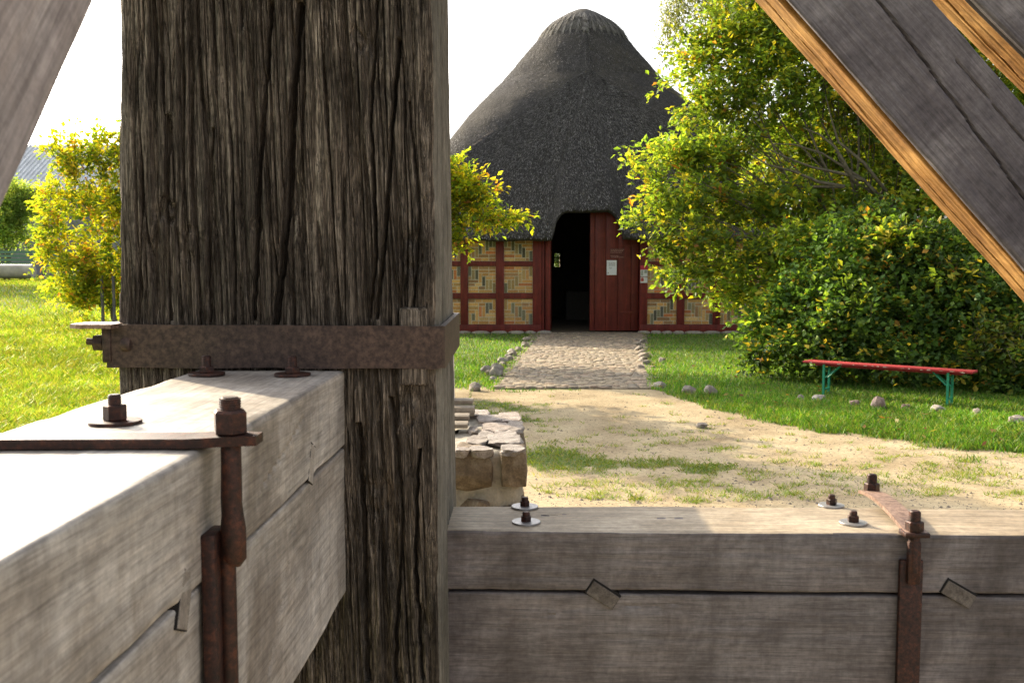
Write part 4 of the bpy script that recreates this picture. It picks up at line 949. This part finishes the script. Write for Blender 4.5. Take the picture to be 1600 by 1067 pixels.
def barn():
    x0, x1 = bx(700) - 2.0, None
    CX = 2.12; HW = 4.95; x0, x1 = CX - HW, CX + HW; Y1 = 41.5
    root = empty('thatched_barn', (CX, WY, 0), 0, 'round-shouldered thatched barn with dark red timber frame and patterned brick panels', 'barn')
    L = lambda x, y, z: (x - CX, y - WY, z)
    zE = bz(374)
    rr = random.Random(4)
    # frame
    posts = [(719.5, 731.5), (774.7, 787.5), (832.3, 846), (999.5, 1011.5), (1057.5, 1069.5), (1114, 1125.5), (1171, 1182.5)]
    posts += [(1171 + 57 * k, 1182.5 + 57 * k) for k in range(1, 2)] + [(719.5 - 56 * k, 731.5 - 56 * k) for k in range(1, 3)]
    posts = sorted(p for p in posts if bx(p[0]) > x0 + .15 and bx(p[1]) < x1 - .15); zs = bz(507)
    for a, b in posts:
        m = MB(); m.box(L(bx(a), WY - .035, zs), L(bx(b), WY + .14, zE + .1), ch=.006); m.build('timber_post', M_redt, root, angle=40)
    dl, dr = bx(846), bx(999.5)
    for sx0, sx1 in ((x0, dl), (dr, x1)):
        m = MB(); m.box(L(sx0, WY - .05, .03), L(sx1, WY + .16, zs - .002), ch=.008); m.build('sill_beam', M_redt, root, angle=40)
        m = MB(); k = 0; x = sx0 - .05
        while x < sx1:
            w_ = rr.uniform(.25, .5); V, Fc = rock_verts((w_ * .55, .16, .07), int(x * 31) % 97 + 3, 2, .5, .08); m.add([L(v[0] + x + w_ / 2, v[1] + WY - .02, v[2] + .0) for v in V], Fc, (.3, .28, .25)); x += w_
        m.build('plinth', plain('plinth stone', (.3, .27, .23), rough=.9, sc=12), root, angle=50)
    rows = [(416, 408.5), (467, 458)]
    gaps = [(bx(posts[i][1]), bx(posts[i + 1][0]), posts[i][1], posts[i + 1][0]) for i in range(len(posts) - 1)]
    gaps = [(x0 + .1, bx(posts[0][0]), 0, 0)] + gaps + [(bx(posts[-1][1]), x1 - .1, 0, 0)]
    gaps = [g for g in gaps if not (g[0] < dl + .3 < g[1])]
    zrows = [(zs, bz(467)), (bz(458), bz(416)), (bz(408.5), zE + .06)]
    pats = {}
    cols_h = [(.50, .26, .085), (.56, .33, .12), (.48, .17, .06), (.54, .30, .10), (.34, .19, .09), (.58, .38, .17), (.52, .27, .10)]
    cols_v = [(.26, .19, .09), (.36, .25, .11), (.10, .09, .06), (.42, .27, .11), (.14, .13, .10), (.20, .18, .11)]
    idx = 0
    for gi, (a, b, _, _) in enumerate(gaps):
        for (zb_, zt_) in rows and ((bz(467) , bz(458)), (bz(416), bz(408.5))):
            m = MB(); m.box(L(a - .002, WY - .03, zb_), L(b + .002, WY + .13, zt_), ch=.005); m.build('rail', M_redt, root, angle=40)
        for ri, (z0, z1) in enumerate(zrows):
            z0 += .004; z1 -= .004; m = MB(); W = b - a; H = z1 - z0
            m.box(L(a - .003, WY + .0065, z0), L(b + .003, WY + .12, z1), (.60, .56, .47))
            ch = .083; mort = .015; mode = (gi * 2 + ri * 3) % 4; m_ = [(0), (1), (2), (3)][mode]
            ku = int(W / ch); chx = W / ku; kv = max(int(H / ch), 1); chz = H / kv
            # cells stepped along the diagonal decide which way the bricks lie
            grid = np.zeros((kv, ku), int)
            for v in range(kv):
                for u in range(ku):
                    uu = (u + .5) / ku; vv = 1 - (v + .5) / kv       # vv = 0 top
                    if (gi + ri) % 2: g = abs(vv - (.14 + .72 * uu)) < .19
                    else: g = abs(vv - (.86 - .72 * uu)) < .19
                    grid[v, u] = 1 if g else 0
            used = np.zeros_like(grid)
            for v in range(kv):
                u = 0
                while u < ku:
                    if used[v, u]: u += 1; continue
                    if grid[v, u]:
                        n = 1; mx = 5
                        while v + n < kv and n < mx and grid[v + n, u] and not used[v + n, u]: n += 1
                        used[v:v + n, u] = 1; bx0, bx1, z_0, z_1 = u, u + 1, v, v + n; c = rr.choice(cols_v) if rr.random() < .6 else rr.choice(cols_h)
                        u2 = u + 1
                    else:
                        n = 1; mx = rr.choice((3, 3, 2, 4))
                        while u + n < ku and n < mx and not grid[v, u + n] and not used[v, u + n]: n += 1
                        used[v, u:u + n] = 1; bx0, bx1, z_0, z_1 = u, u + n, v, v + 1; c = rr.choice(cols_h); u2 = u + n
                    f = rr.uniform(.8, 1.2); c = tuple(q * f for q in c); j = rr.uniform(0, .006)
                    m.box(L(a + bx0 * chx + mort / 2, WY + .004 - j, z0 + z_0 * chz + mort / 2), L(a + bx1 * chx - mort / 2, WY + .05, z0 + z_1 * chz - mort / 2), c)
                    u = u2
            m.build('brick_panel', M_brick, root)
    # side, rear walls and inner skin
    m = MB(); t = .16
    m.box(L(x0, WY + .16, .02), L(x0 + t, Y1, zE + .15)); m.box(L(x1 - t, WY + .16, .02), L(x1, Y1, zE + .15)); 
    wa, wb_ = WD(866, 417, Y1 - .1), WD(874.5, 396, Y1 - .1)
    for (xa_, xb_, za_, zb_) in ((x0 + t, wa.x, .02, zE + .15), (wb_.x, x1 - t, .02, zE + .15), (wa.x, wb_.x, .02, wa.z), (wa.x, wb_.x, wb_.z, max(zE + .15, wb_.z + .1))): m.box(L(xa_, Y1 - t, za_), L(xb_, Y1, zb_))
    m.build('wall', plain('plaster and brick wall', (.28, .2, .13), rough=.9, sc=4), root)
    for k in range(9):
        for xx in (x0 - .012, x1 + .012 - .16):
            m = MB(); y = WY + .2 + k * (Y1 - WY - .5) / 8; m.box(L(xx, y, .03), L(xx + .16, y + .17, zE + .12)); m.build('timber_post', M_redt, root)
    m = MB(); m.add([L(x0 + .1, WY - .02, .012), L(x1 - .1, WY - .02, .012), L(x1 - .1, Y1 - .1, .012), L(x0 + .1, Y1 - .1, .012)], [(0, 1, 2, 3)]); m.build('interior_floor', plain('earth floor', (.13, .10, .07), rough=.9), root)
    # partition inside with a small window to daylight at the far end, a stove block
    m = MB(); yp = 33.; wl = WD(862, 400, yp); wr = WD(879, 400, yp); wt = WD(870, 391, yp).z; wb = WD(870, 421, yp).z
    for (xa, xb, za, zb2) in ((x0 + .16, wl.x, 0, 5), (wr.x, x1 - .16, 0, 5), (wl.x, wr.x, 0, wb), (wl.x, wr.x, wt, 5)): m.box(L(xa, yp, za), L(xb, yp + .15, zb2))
    m.build('partition', plain('dark inner wall', (.05, .045, .04), rough=.9, sc=3), root)  # even near-black wall colour
    m = MB(); g = WD(870, 406, yp + .1)
    for q in (1, 2): m.box(L(wa.x, Y1 - .12, wa.z + (wb_.z - wa.z) * q / 3 - .015), L(wb_.x, Y1 - .08, wa.z + (wb_.z - wa.z) * q / 3 + .015))
    win = m.build('window', M_redt, root)
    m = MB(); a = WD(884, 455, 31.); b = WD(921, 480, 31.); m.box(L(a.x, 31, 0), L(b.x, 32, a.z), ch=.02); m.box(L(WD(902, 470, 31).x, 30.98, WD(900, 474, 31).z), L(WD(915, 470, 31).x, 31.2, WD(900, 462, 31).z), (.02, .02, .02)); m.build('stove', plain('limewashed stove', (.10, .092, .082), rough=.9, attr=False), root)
    # door: frame, closed right leaf, open left leaf
    ztop = bz(327); zfr = bz(368)
    m = MB(); m.box(L(bx(846.5), WY + .0, .03), L(bx(850.5), WY + .12, zfr), ch=.004); m.box(L(bx(852), WY + .06, .03), L(bx(860), WY + .22, zfr), ch=.004); m.build('door_frame', M_redt, root, angle=40)
    dn = empty('door', (bx(999) - CX, .17, 0)); dn.parent = root; dn['label'] = 'closed red plank door leaf'
    ox = bx(999); cuts = [922.5, 930, 947.2, 966.5, 987, 999]
    m = MB()
    for i in range(5):
        o_ = [.0, -.012, -.006, -.01, .0][i]; m.box((bx(cuts[i]) - ox + .006, o_, .05), (bx(cuts[i + 1]) - ox - .006, .05 + o_, ztop), ch=.004)
    m.build('planks', M_door, dn, angle=40)
    m = MB(); m.box((bx(922.5) - ox, .055, .05), (0, .09, ztop)); m.build('backing', M_redt, dn)
    for z in (.5, 2.2):
        m = MB(); m.box((-.5, -.022, z), (-.02, -.014, z + .05)); m.build('hinge', M_door, dn)
    dn2 = empty('door', (bx(858) - CX, .2, 0)); dn2.parent = root; dn2['label'] = 'door leaf swung open into the dark barn'
    m = MB()
    for i in range(6): m.box((.0, .03 + i * .19, .05), (.045, .03 + i * .19 + .18, ztop - .05), ch=.003)
    m.build('planks', M_door, dn2, rot=(0, 0, R(-4)))
    # white support bracket at the left jamb
    # ---------------- thatch
    ze = bz(372); HWx = 5.5; yF = 24.93; yB = 42.1; tanr = math.tan(R(53.0)); CXr = 2.14
    inset_max = 4.75
    def section(ins, n_f=150, n_s=40, n_c=14):
        """rounded rectangle inset by ins; param starting front-left corner going right"""
        hw = HWx - ins * .975 + .013 * ins * ins + .23 * math.sin(math.pi * min(1, ins / 4.75)); ya = yF + ins * 1.0; yb = yB - ins * .95; r = min(1.0 + ins * .25 + max(0, ins - 2.2) * .5, hw * .98); pts = []
        corners = [((CXr + hw - r, ya + r), -90), ((CXr + hw - r, yb - r), 0), ((CXr - hw + r, yb - r), 90), ((CXr - hw + r, ya + r), 180)]
        def segp(a, b, n): return [(a[0] + (b[0] - a[0]) * i / n, a[1] + (b[1] - a[1]) * i / n) for i in range(n)]
        def arcp(c, a0): return [(c[0] + r * math.cos(R(a0 + 90 * i / n_c)), c[1] + r * math.sin(R(a0 + 90 * i / n_c))) for i in range(n_c)]
        pts += segp((CXr - hw + r, ya), (CXr + hw - r, ya), n_f); pts += arcp(*corners[0]); pts += segp((CXr + hw, ya + r), (CXr + hw, yb - r), n_s); pts += arcp(*corners[1])
        pts += segp((CXr + hw - r, yb), (CXr - hw + r, yb), n_s); pts += arcp(*corners[2]); pts += segp((CXr - hw, yb - r), (CXr - hw, ya + r), n_s); pts += arcp(*corners[3]); return np.array(pts)
    base = section(0); n = len(base); NL = 60
    xa, xb = bx(864) , bx(969)
    lift_z = bz(327) - ze
    def lift(x, y):
        f = np.clip(np.minimum((x - xa) / .42, (xb - x) / .42), 0, 1)
        f = np.sqrt(np.clip(1 - (1 - f) ** 2.2, 0, 1)); return np.where((y < 26.5), lift_z * f, 0)
    secs = []
    lf = None
    for k in range(NL + 1):
        t = k / NL; cur = []
        ins = inset_max * t; S = section(ins)
        if lf is None:
            lf = np.zeros(n)
        secs.append((ins, S))
    # start inset for every column from its lift (iterate as the column moves with inset)
    colx = base[:, 0]; r0 = lift(colx, base[:, 1]) / tanr
    def point(col_ins):
        """position for per-column insets by interpolating between sections"""
        q = np.clip(col_ins / inset_max * NL, 0, NL); k = np.minimum(q.astype(int), NL - 1); f = q - k; A = np.array([s for _, s in secs]); a = A[k, np.arange(n)]; b = A[k + 1, np.arange(n)]; return a * (1 - f)[:, None] + b * f[:, None]
    rows_ = []
    for k in range(NL + 1):
        t = (k / NL); ci = r0 + (inset_max - r0) * t; p = point(ci)
        # columns keep their x low down so the arch sides stay upright
        keepx = np.clip(1 - t * 2.2, 0, 1) * (lift(colx, base[:, 1]) >= 0) * (base[:, 1] < yF + .02); px_ = p[:, 0] * (1 - keepx) + colx * keepx
        z = ze + ci * tanr + .26 * math.sin(math.pi * min(t * 1.0, 1)); nn = .035 * fbm(px_ * 1.1, p[:, 1] * .9 + z, 5, 3) + .02 * vn(px_ * 4, z * 1.5, 8)
        bul = .30 * (lift(colx, base[:, 1]) / lift_z) * np.clip(1 - t * 4, 0, 1)
        rows_.append(np.stack([px_, p[:, 1] - nn * .6 - bul, z + nn], -1))
    # close the top under the cap
    Rw = np.array(rows_)
    # soft rounded eave edge: add two rows below
    e0 = Rw[0].copy(); c2 = np.array([CXr, (yF + yB) / 2]); 
    inn = np.stack([np.clip(CXr - e0[:, 0], -1, 1) * (np.abs(e0[:, 0] - CXr) > HWx - 1.2), np.where(e0[:, 1] < 27.5, 1., np.where(e0[:, 1] > yB - 1.5, -1., 0)), np.zeros(n)], -1)
    fr = sstep(0, 1, 1 - np.abs(e0[:, 0] - CXr) / HWx)
    r_a = e0 + inn * .10 + np.array([0, 0, -.07]); r_b = e0 + inn * .34 + np.array([0, 0, -.07]); r_c = Rw[4] + inn * .45 + np.array([0, 0, -.12]); top_in = Rw[-1] + np.array([0, 0, -.35])
    mid1 = Rw[30] + np.array([0, 0, -.5])
    allr = [top_in, mid1, r_c, r_b, r_a] + [Rw[k] for k in range(NL + 1)]
    Vt = np.vstack(allr) - np.array([CX, WY, 0]); nr = len(allr); i = np.arange(nr - 1)[:, None] * n; j = np.arange(n)[None, :]; j2 = (j + 1) % n
    Q = np.stack([i + j, i + j2, i + n + j2, i + n + j], -1).reshape(-1, 4)
    me = np_mesh('thatch_roof', Vt, Q, smooth=True); bm = bmesh.new(); bm.from_mesh(me); bm.verts.ensure_lookup_table(); bm.faces.new([bm.verts[(nr - 1) * n + q] for q in range(n)]); bm.to_mesh(me); bm.free()
    roof = link_mesh('thatch_roof', me, M_thatch, root)
    # loose straw ends give the surface its bristle
    r2 = np.random.default_rng(17); Nn = 120000; ki = r2.random(Nn) ** 1.0 * (NL - .01); ji = r2.integers(0, n, Nn)
    front = (base[:, 1] < 31); cand = np.where(front)[0]; ji = cand[r2.integers(0, len(cand), Nn)]
    k0 = ki.astype(int); f = (ki - k0)[:, None]; A_ = Rw[k0, ji] * (1 - f) + Rw[k0 + 1, ji] * f; nb = Rw[k0, (ji + 1) % n]; A_ = A_ + (nb - Rw[k0, ji]) * r2.random((Nn, 1))
    up_ = Rw[k0 + 1, ji] - Rw[k0, ji]; up_ /= np.linalg.norm(up_, axis=1, keepdims=True) + 1e-9; ac = nb - Rw[k0, ji]; ac /= np.linalg.norm(ac, axis=1, keepdims=True) + 1e-9; nr_ = np.cross(ac, up_)
    Ls = r2.uniform(.03, .09, (Nn, 1)); w_ = r2.uniform(.003, .008, (Nn, 1)); d = -up_ + nr_ * r2.uniform(.1, .5, (Nn, 1)) + ac * r2.normal(0, .22, (Nn, 1))
    P0 = A_ - ac * w_; P1 = A_ + ac * w_; P2 = A_ + d * Ls + ac * w_ * .5; P3 = A_ + d * Ls - ac * w_ * .5
    V = np.stack([P0, P1, P2, P3], 1).reshape(-1, 3) - np.array([CX, WY, 0]); b_ = np.arange(Nn) * 4; Q = np.stack([b_, b_ + 1, b_ + 2, b_ + 3], -1)
    g = r2.random((Nn, 1)) ** 2.2; C = np.array([[.035, .032, .030]]) * (1 - g) + np.array([[.30, .288, .275]]) * g
    me = np_mesh('straw_ends', V, Q, fattr=C); o = link_mesh('straw_ends', me, plain('straw', (1, 1, 1), rough=.9, attr=True, var=.1, bmp=0, spec=.1), roof); o['kind'] = 'stuff'
    # ridge cap: a paler collar of reed folded over the ridge
    VV = []; rings = []
    zt0 = Rw[-1][:, 2].mean() + .02; S = [(-.22, -.01, -.27), (-.13, .012, -.15), (-.04, .02, -.03), (.09, .025, .11), (.26, .05, .26), (.44, .04, .40), (.62, .03, .52), (.80, .01, .61), (.95, 0, .65)]
    for (ins, off, dz) in S:
        sec = section(inset_max + min(ins, 0), 60, 24, 10); c_ = np.array([CXr, (sec[:, 1].min() + sec[:, 1].max()) / 2])
        hw = sec[:, 0].max() - CXr; hy = (sec[:, 1].max() - sec[:, 1].min()) / 2; shr = max(ins, 0); sx_ = (hw + off - shr) / hw; sy_ = (hy + off - shr) / hy
        p = (sec - c_) * np.array([max(sx_, .12), max(sy_, .3)]) + c_; wv_ = .003 * vn(p[:, 0] * 7, p[:, 1] * 7, 3) * (1 if ins < -.5 else .5)
        rings.append(np.column_stack([p, np.full(len(p), zt0 + dz) + wv_]))
    m_ = len(rings[0]); V = np.vstack(rings) - np.array([CX, WY, 0]); i = np.arange(len(rings) - 1)[:, None] * m_; j = np.arange(m_)[None, :]; j2 = (j + 1) % m_; Q = np.stack([i + j, i + j2, i + m_ + j2, i + m_ + j], -1).reshape(-1, 4)
    me = np_mesh('ridge_cap', V, Q, smooth=True); bm = bmesh.new(); bm.from_mesh(me); bm.verts.ensure_lookup_table(); bm.faces.new([bm.verts[(len(rings) - 1) * m_ + q] for q in range(m_)]); bm.to_mesh(me); bm.free()
    cap = link_mesh('ridge_cap', me, M_cap, roof)
    Nn = 9000; R3 = np.array(rings[:6]); ki = r2.random(Nn) * 4.99; k0 = ki.astype(int); ji = r2.integers(0, m_, Nn); f = (ki - k0)[:, None]
    A_ = R3[k0, ji] * (1 - f) + R3[np.minimum(k0 + 1, 5), ji] * f; up_ = R3[np.minimum(k0 + 1, 5), ji] - R3[k0, ji]; up_ /= np.linalg.norm(up_, axis=1, keepdims=True) + 1e-9
    ac = R3[k0, (ji + 1) % m_] - R3[k0, ji]; ac /= np.linalg.norm(ac, axis=1, keepdims=True) + 1e-9; nr_ = np.cross(ac, up_); Ls = r2.uniform(.12, .45, (Nn, 1)); w_ = .008
    d = -up_ + nr_ * r2.uniform(.0, .12, (Nn, 1)) + ac * r2.normal(0, .1, (Nn, 1)); P = np.stack([A_ - ac * w_, A_ + ac * w_, A_ + d * Ls + ac * w_ * .4, A_ + d * Ls - ac * w_ * .4], 1).reshape(-1, 3) - np.array([CX, WY, 0])
    b_ = np.arange(Nn) * 4; g = r2.random((Nn, 1)); C = np.array([[.08, .076, .07]]) * (1 - g) + np.array([[.32, .30, .27]]) * g
    me = np_mesh('reed_ends', P, np.stack([b_, b_ + 1, b_ + 2, b_ + 3], -1), fattr=C); o = link_mesh('reed_ends', me, bpy.data.materials['straw'], roof); o['kind'] = 'stuff'
    # ---------------- notices (things that hang on the barn)
    def sheet(name, label, px0, py0, px1, py1, y, lines, base, cat='notice', marks=()):
        xa_, xb_, z1_, z0_ = bx(px0), bx(px1), bz(py0), bz(py1); e = empty(name, (xa_, y, z0_), 0, label, cat); W, H = xb_ - xa_, z1_ - z0_
        m = MB(); m.box((0, 0, 0), (W, .006, H), base); m.build('board', M_print, e)
        if lines or marks:
            m = MB()
            for (u0, u1, v, c) in lines:
                u = u0
                while u < u1:                      # words of uneven length
                    w2 = min(random.uniform(.05, .15), u1 - u); m.box((u * W, -.0025, (1 - v) * H - .006), ((u + w2) * W, -.001, (1 - v) * H + .006), c); u += w2 + .03
            for (u0, v0, u1, v1, c) in marks: m.box((u0 * W, -.002, (1 - v1) * H), (u1 * W, -.0005, (1 - v0) * H), c)
            m.build('print', M_print, e)
        return e
    yd = WY + .17 - .0145
    g_ = (.3, .3, .32)
    sheet('paper_notice', 'white paper notice with a few lines of print pinned to the red door', 948.6, 406.8, 964.2, 429.8, yd - .006, [(.2, .85, .18 + .06 * k, g_) for k in range(4)] + [(.25, .55, .5, g_), (.3, .5, .56, g_)], (.72, .74, .8), marks=[(.1, .82, .2, .9, (.1, .1, .12))])
    sheet('wooden_plaque', 'dark red wooden plaque with pale lettering above the paper notice on the door', 953.8, 388.2, 976.4, 403.2, yd - .006, [(.03, .97, .12, (.4, .22, .2)), (.03, .9, .27, (.4, .22, .2)), (.03, .8, .42, (.4, .22, .2)), (.03, .6, .78, (.4, .22, .2)), (.1, .95, .92, (.4, .22, .2))], (.09, .014, .011), 'plaque')
    yp_ = WY - .035 - .0065
    sheet('poster', 'small poster, pink above white, fixed to the red post right of the door', 1000.2, 415, 1011.2, 432.2, yp_, [], (.62, .62, .64), 'poster', marks=[(0, 0, 1, .38, (.5, .03, .07)), (.85, .1, .92, .22, (.8, .8, .8)), (.1, .45, .35, .9, (.3, .32, .28)), (.55, .42, .9, .7, (.25, .27, .24))])
    sheet('poster', 'tiny white sign with a red square below the pink poster', 1000.2, 433.2, 1011.2, 442, yp_, [], (.62, .62, .64), 'sign', marks=[(.08, .12, .45, .7, (.5, .05, .05)), (.2, .3, .33, .55, (.8, .8, .8))])
M_print = plain('print', (1, 1, 1), rough=.6, attr=True, var=.03, bmp=0)
barn()

# ------------------------------------------------------------ bench
def bench():
    A = WD(1262, 565, 13.62); B = WD(1521, 580, 12.25); A.z = B.z = .455
    gl = WZ(1287, 616, 0); gr = WZ(1484, 636, 0)
    ax = Vector((B.x - A.x, B.y - A.y, 0)); L = ax.length; ang = math.atan2(ax.y, ax.x)
    root = empty('beer_bench', (A.x, A.y, 0), ang, 'long red topped folding bench with green legs standing on the grass before the shrub', 'bench')
    red = plain('red bench paint', (.26, .009, .011), rough=.65, var=.2, sc=14, bmp=.15); grn = plain('green leg paint', (.012, .22, .12), rough=.45, var=.2, sc=12)
    m = MB(); m.box((-.02, -.125, .435), (L + .02, .125, .462), ch=.004); st = m.build('seat', red, root, angle=40)
    m = MB(); m.box((.12, -.03, .40), (L - .12, .03, .434)); m.build('batten', red, root)
    for i, (x, sg) in enumerate(((.27, 1), (L - .27, -1))):
        for y in (-.09, .09):
            m = MB(); m.box((x - .014, y - .014, -.01), (x + .014, y + .014, .43), ch=.002); m.build('leg', grn, root)
        for zz in (.08, .36):
            m = MB(); m.box((x - .012, -.076, zz), (x + .012, .076, zz + .02)); m.build('crossbar', grn, root)
        m = MB(); m.tube([(x, -.06, .24), (x + sg * .22, -.02, .43)], .011, 6); m.tube([(x, .06, .24), (x + sg * .22, .02, .43)], .011, 6); m.build('strut', grn, root)
    # scuffed paint showing wood
    m = MB(); rr = random.Random(2)
    for k in range(26):
        x = rr.uniform(.02, L - .02); w_ = rr.uniform(.01, .05); m.box((x, -.1265, .436 + rr.uniform(0, .015)), (x + w_, -.1245, .446 + rr.uniform(0, .012)), None)
    m.build('scuff', plain('bare wood', (.45, .3, .24), rough=.8), root)
bench()

# ------------------------------------------------------------ stone pier, boards on it, white board
def pier():
    D0 = 4.05; zt = WD(760, 703, D0).z; D1 = WZ(760, 642, zt).y; xr = WD(822, 740, D0).x; xl = -.62
    root = empty('stone_pier', (xr - .3, D0 + .4, 0), 0, 'low pier of mortared field stone with rough flat top beside the post', 'stone pier')
    o = Vector((xr - .3, D0 + .4, 0)); L = lambda x, y, z: Vector((x, y, z)) - o
    mort = plain('old mortar', (.26, .235, .19), rough=.95, var=.4, sc=14, bmp=.9, bd=.02)
    bm = bmesh.new(); bmesh.ops.create_grid(bm, x_segments=60, y_segments=60, size=.5); bm.free()
    # lumpy mortar core
    P, N = unit_ring((50, 50, 20, 20), .12, .12); zs = np.linspace(-.02, zt - .035, 50); W, H = xr - .02 - xl, D1 - D0 - .05
    V = []
    for z in zs:
        dd = .016 * fbm(P[:, 0] * 5 + 3, z * 9 + P[:, 1] * 5, 6, 3); V.append(np.stack([(xl + xr - .02) / 2 + P[:, 0] * W / 2 + N[:, 0] * dd, (D0 + D1) / 2 + P[:, 1] * H / 2 + N[:, 1] * dd, np.full(len(P), z)], -1))
    # top surface rings
    for s in (.93, .8, .6, .35, .1):
        V.append(np.stack([(xl + xr) / 2 + P[:, 0] * W / 2 * s, (D0 + D1) / 2 + P[:, 1] * H / 2 * s, zt - .018 + .014 * fbm(P[:, 0] * s * 6, P[:, 1] * s * 6, 4, 3)], -1))
    n = len(P); nr = len(V); V = np.vstack(V) - np.array(o); i = np.arange(nr - 1)[:, None] * n; j = np.arange(n)[None, :]; j2 = (j + 1) % n
    me = np_mesh('mortar_core', V, np.stack([i + j, i + j2, i + n + j2, i + n + j], -1).reshape(-1, 4), smooth=True); link_mesh('mortar_core', me, mort, root)
    brown = stonemat('brown stone', ((.07, .05, .03), (.17, .125, .08), (.27, .22, .16)), 14); pale = stonemat('pale stone', ((.13, .11, .10), (.25, .22, .20), (.36, .33, .305)), 18)
    def stone(px0, py0, px1, py1, D, th, seed, mat, boxy=.75, rg=.07):
        a, b = WD(px0, py0, D), WD(px1, py1, D); V, Fc = rock_verts((abs(b.x - a.x) / 2 * 1.02, th, abs(a.z - b.z) / 2 * 1.02), seed, 4, boxy, rg)
        me = np_mesh('stone', V, Fc, smooth=True, angle=45); link_mesh('stone', me, mat, root, Vector(((a.x + b.x) / 2, D + th * .82, (a.z + b.z) / 2)) - o)
    stone(704, 701, 773, 775, D0 - .02, .12, 301, brown, rg=.11); stone(779, 700, 826, 771, D0 - .02, .12, 302, brown, rg=.06)
    stone(640, 700, 700, 770, D0 - .02, .12, 303, brown); stone(700, 780, 770, 850, D0 - .02, .12, 304, brown); stone(778, 790, 826, 860, D0 - .02, .12, 305, brown)
    # side stones (right face)
    for k, (dy, z0, z1) in enumerate(((.25, zt - .2, zt - .03), (.62, zt - .24, zt - .03), (.85, zt - .3, zt - .05), (.3, zt - .45, zt - .24), (.72, zt - .55, zt - .3))):
        V, Fc = rock_verts((.07, .17, (z1 - z0) / 2), 320 + k, 3, .6, .08); me = np_mesh('stone', V, Fc, smooth=True, angle=45); link_mesh('stone', me, brown, root, L(xr - .055, D0 + dy, (z0 + z1) / 2))
    # flat slabs set in the top
    def slab(px, py, rx, ry, seed, th=.03, rot=0.):
        c = WZ(px, py, zt + .012); s = c.y / F; dpt = abs(WZ(px, py - ry, zt).y - WZ(px, py + ry, zt).y) / 2
        V, Fc = rock_verts((rx * s, dpt, th), seed, 4, .55, .15); V[:, 2] = np.clip(V[:, 2], -th, th * .36 + .004 * fbm(V[:, 0] * 30, V[:, 1] * 30, seed, 2))
        me = np_mesh('stone', V, Fc, smooth=True, angle=45); link_mesh('stone', me, pale, root, Vector((c.x, c.y, zt - .006)) - o, (0, 0, rot))
    for a in ((752, 697, 21, 3.5, 331), (801, 696, 22, 5, 332), (790, 682, 30, 8, 333), (775, 664, 27, 7, 334), (790, 672, 22, 8, 335), (765, 650, 24, 5, 336), (795, 648, 20, 7, 337), (739, 667, 9, 5, 338), (747, 642, 20, 5, 339), (806, 662, 14, 9, 340), (722, 698, 12, 3, 341), (745, 683, 18, 7, 342), (760, 675, 14, 5, 343)): slab(*a)
    # stack of short boards left on top of the pier
    specs = ((695, 739, 626, 636, 4.95), (690, 741, 637, 655, 4.86), (690, 733, 655, 664, 4.62), (690, 731, 664, 682, 4.5))
    for i, (pa, pb, ya, yb, D) in enumerate(specs):
        a, b = WD(pa, ya, D), WD(pb, yb, D); z0 = zt + .012 if i in (1, 3) else WD(pb, specs[i + 1][2], specs[i + 1][4]).z + .001
        m = MB(); e = Vector(((a.x + b.x) / 2, D + .06, z0)); h = max(.02, a.z - z0)
        m.box((a.x - .25 - e.x, -.05, 0), (b.x - e.x, .05, h), ch=.006)
        tag(m.build('wood_offcut', M_oldb, None, e, angle=40), ('flat top offcut of the rear pair of boards on the stone pier', 'thick lower offcut of the rear pair of boards on the stone pier', 'flat top offcut of the front pair of boards on the stone pier', 'thick lower offcut of the front pair of boards on the stone pier')[i], 'board', 'wood offcuts on the stone pier')
    # white painted board behind the post
    D = 5.25; a, b = WD(706, 476, D), WD(713.5, 616, D); m = MB(); m.box((-.16, 0, 0), (.0, .025, a.z - zt + .03), ch=.003)
    for z in np.linspace(.05, a.z - zt - .05, 6): m.tube([(-.004, -.004, z), (-.004, .003, z)], .004, 6, (.05, .04, .03))
    mw = plain('flaking white paint', (.6, .56, .52), rough=.7, var=.15, sc=30)
    tag(m.build('white_board', mw, None, (b.x, D1 - .04, zt - .03), (0, R(-1), 0)), 'white painted upright board with rusty nails behind the right edge of the post', 'board')
M_oldb = wood('old board', (.12, .1, .075), (.22, .185, .14), (.34, .3, .24), axis=0, fine=.6, bs_=.5)
pier()

# fallen leaves
def litter():
    rr = np.random.default_rng(8); n = 110; px = rr.uniform(1000, 1620, n); py = rr.uniform(560, 700, n); P = []; C = []
    for a, c in zip(px, py):
        g = WZ(a, c, .03); th = rr.uniform(0, 6.28); s = rr.uniform(.025, .05); d = Vector((math.cos(th), math.sin(th), rr.normal(0, .3))) * s; e = Vector((-math.sin(th), math.cos(th), rr.normal(0, .3))) * s * .5
        if grass_mask(g.x, g.y) < .4 or in_path(np.array(g.x), np.array(g.y)): continue
        g.z = .05 + .02 * rr.random(); P += [g - d, g + e, g + d, g - e]; C.append(np.array([(.24, .14, .05), (.2, .09, .04), (.34, .28, .1)][rr.integers(3)]))
    V = np.array([tuple(p) for p in P]); me = np_mesh('fallen_leaves', V, np.arange(len(V)).reshape(-1, 4), fattr=np.array(C)); tag(link_mesh('fallen_leaves', me, M_leaf), 'fallen brown and yellow leaves scattered in the lawn grass', 'leaves', kind='stuff')
litter()
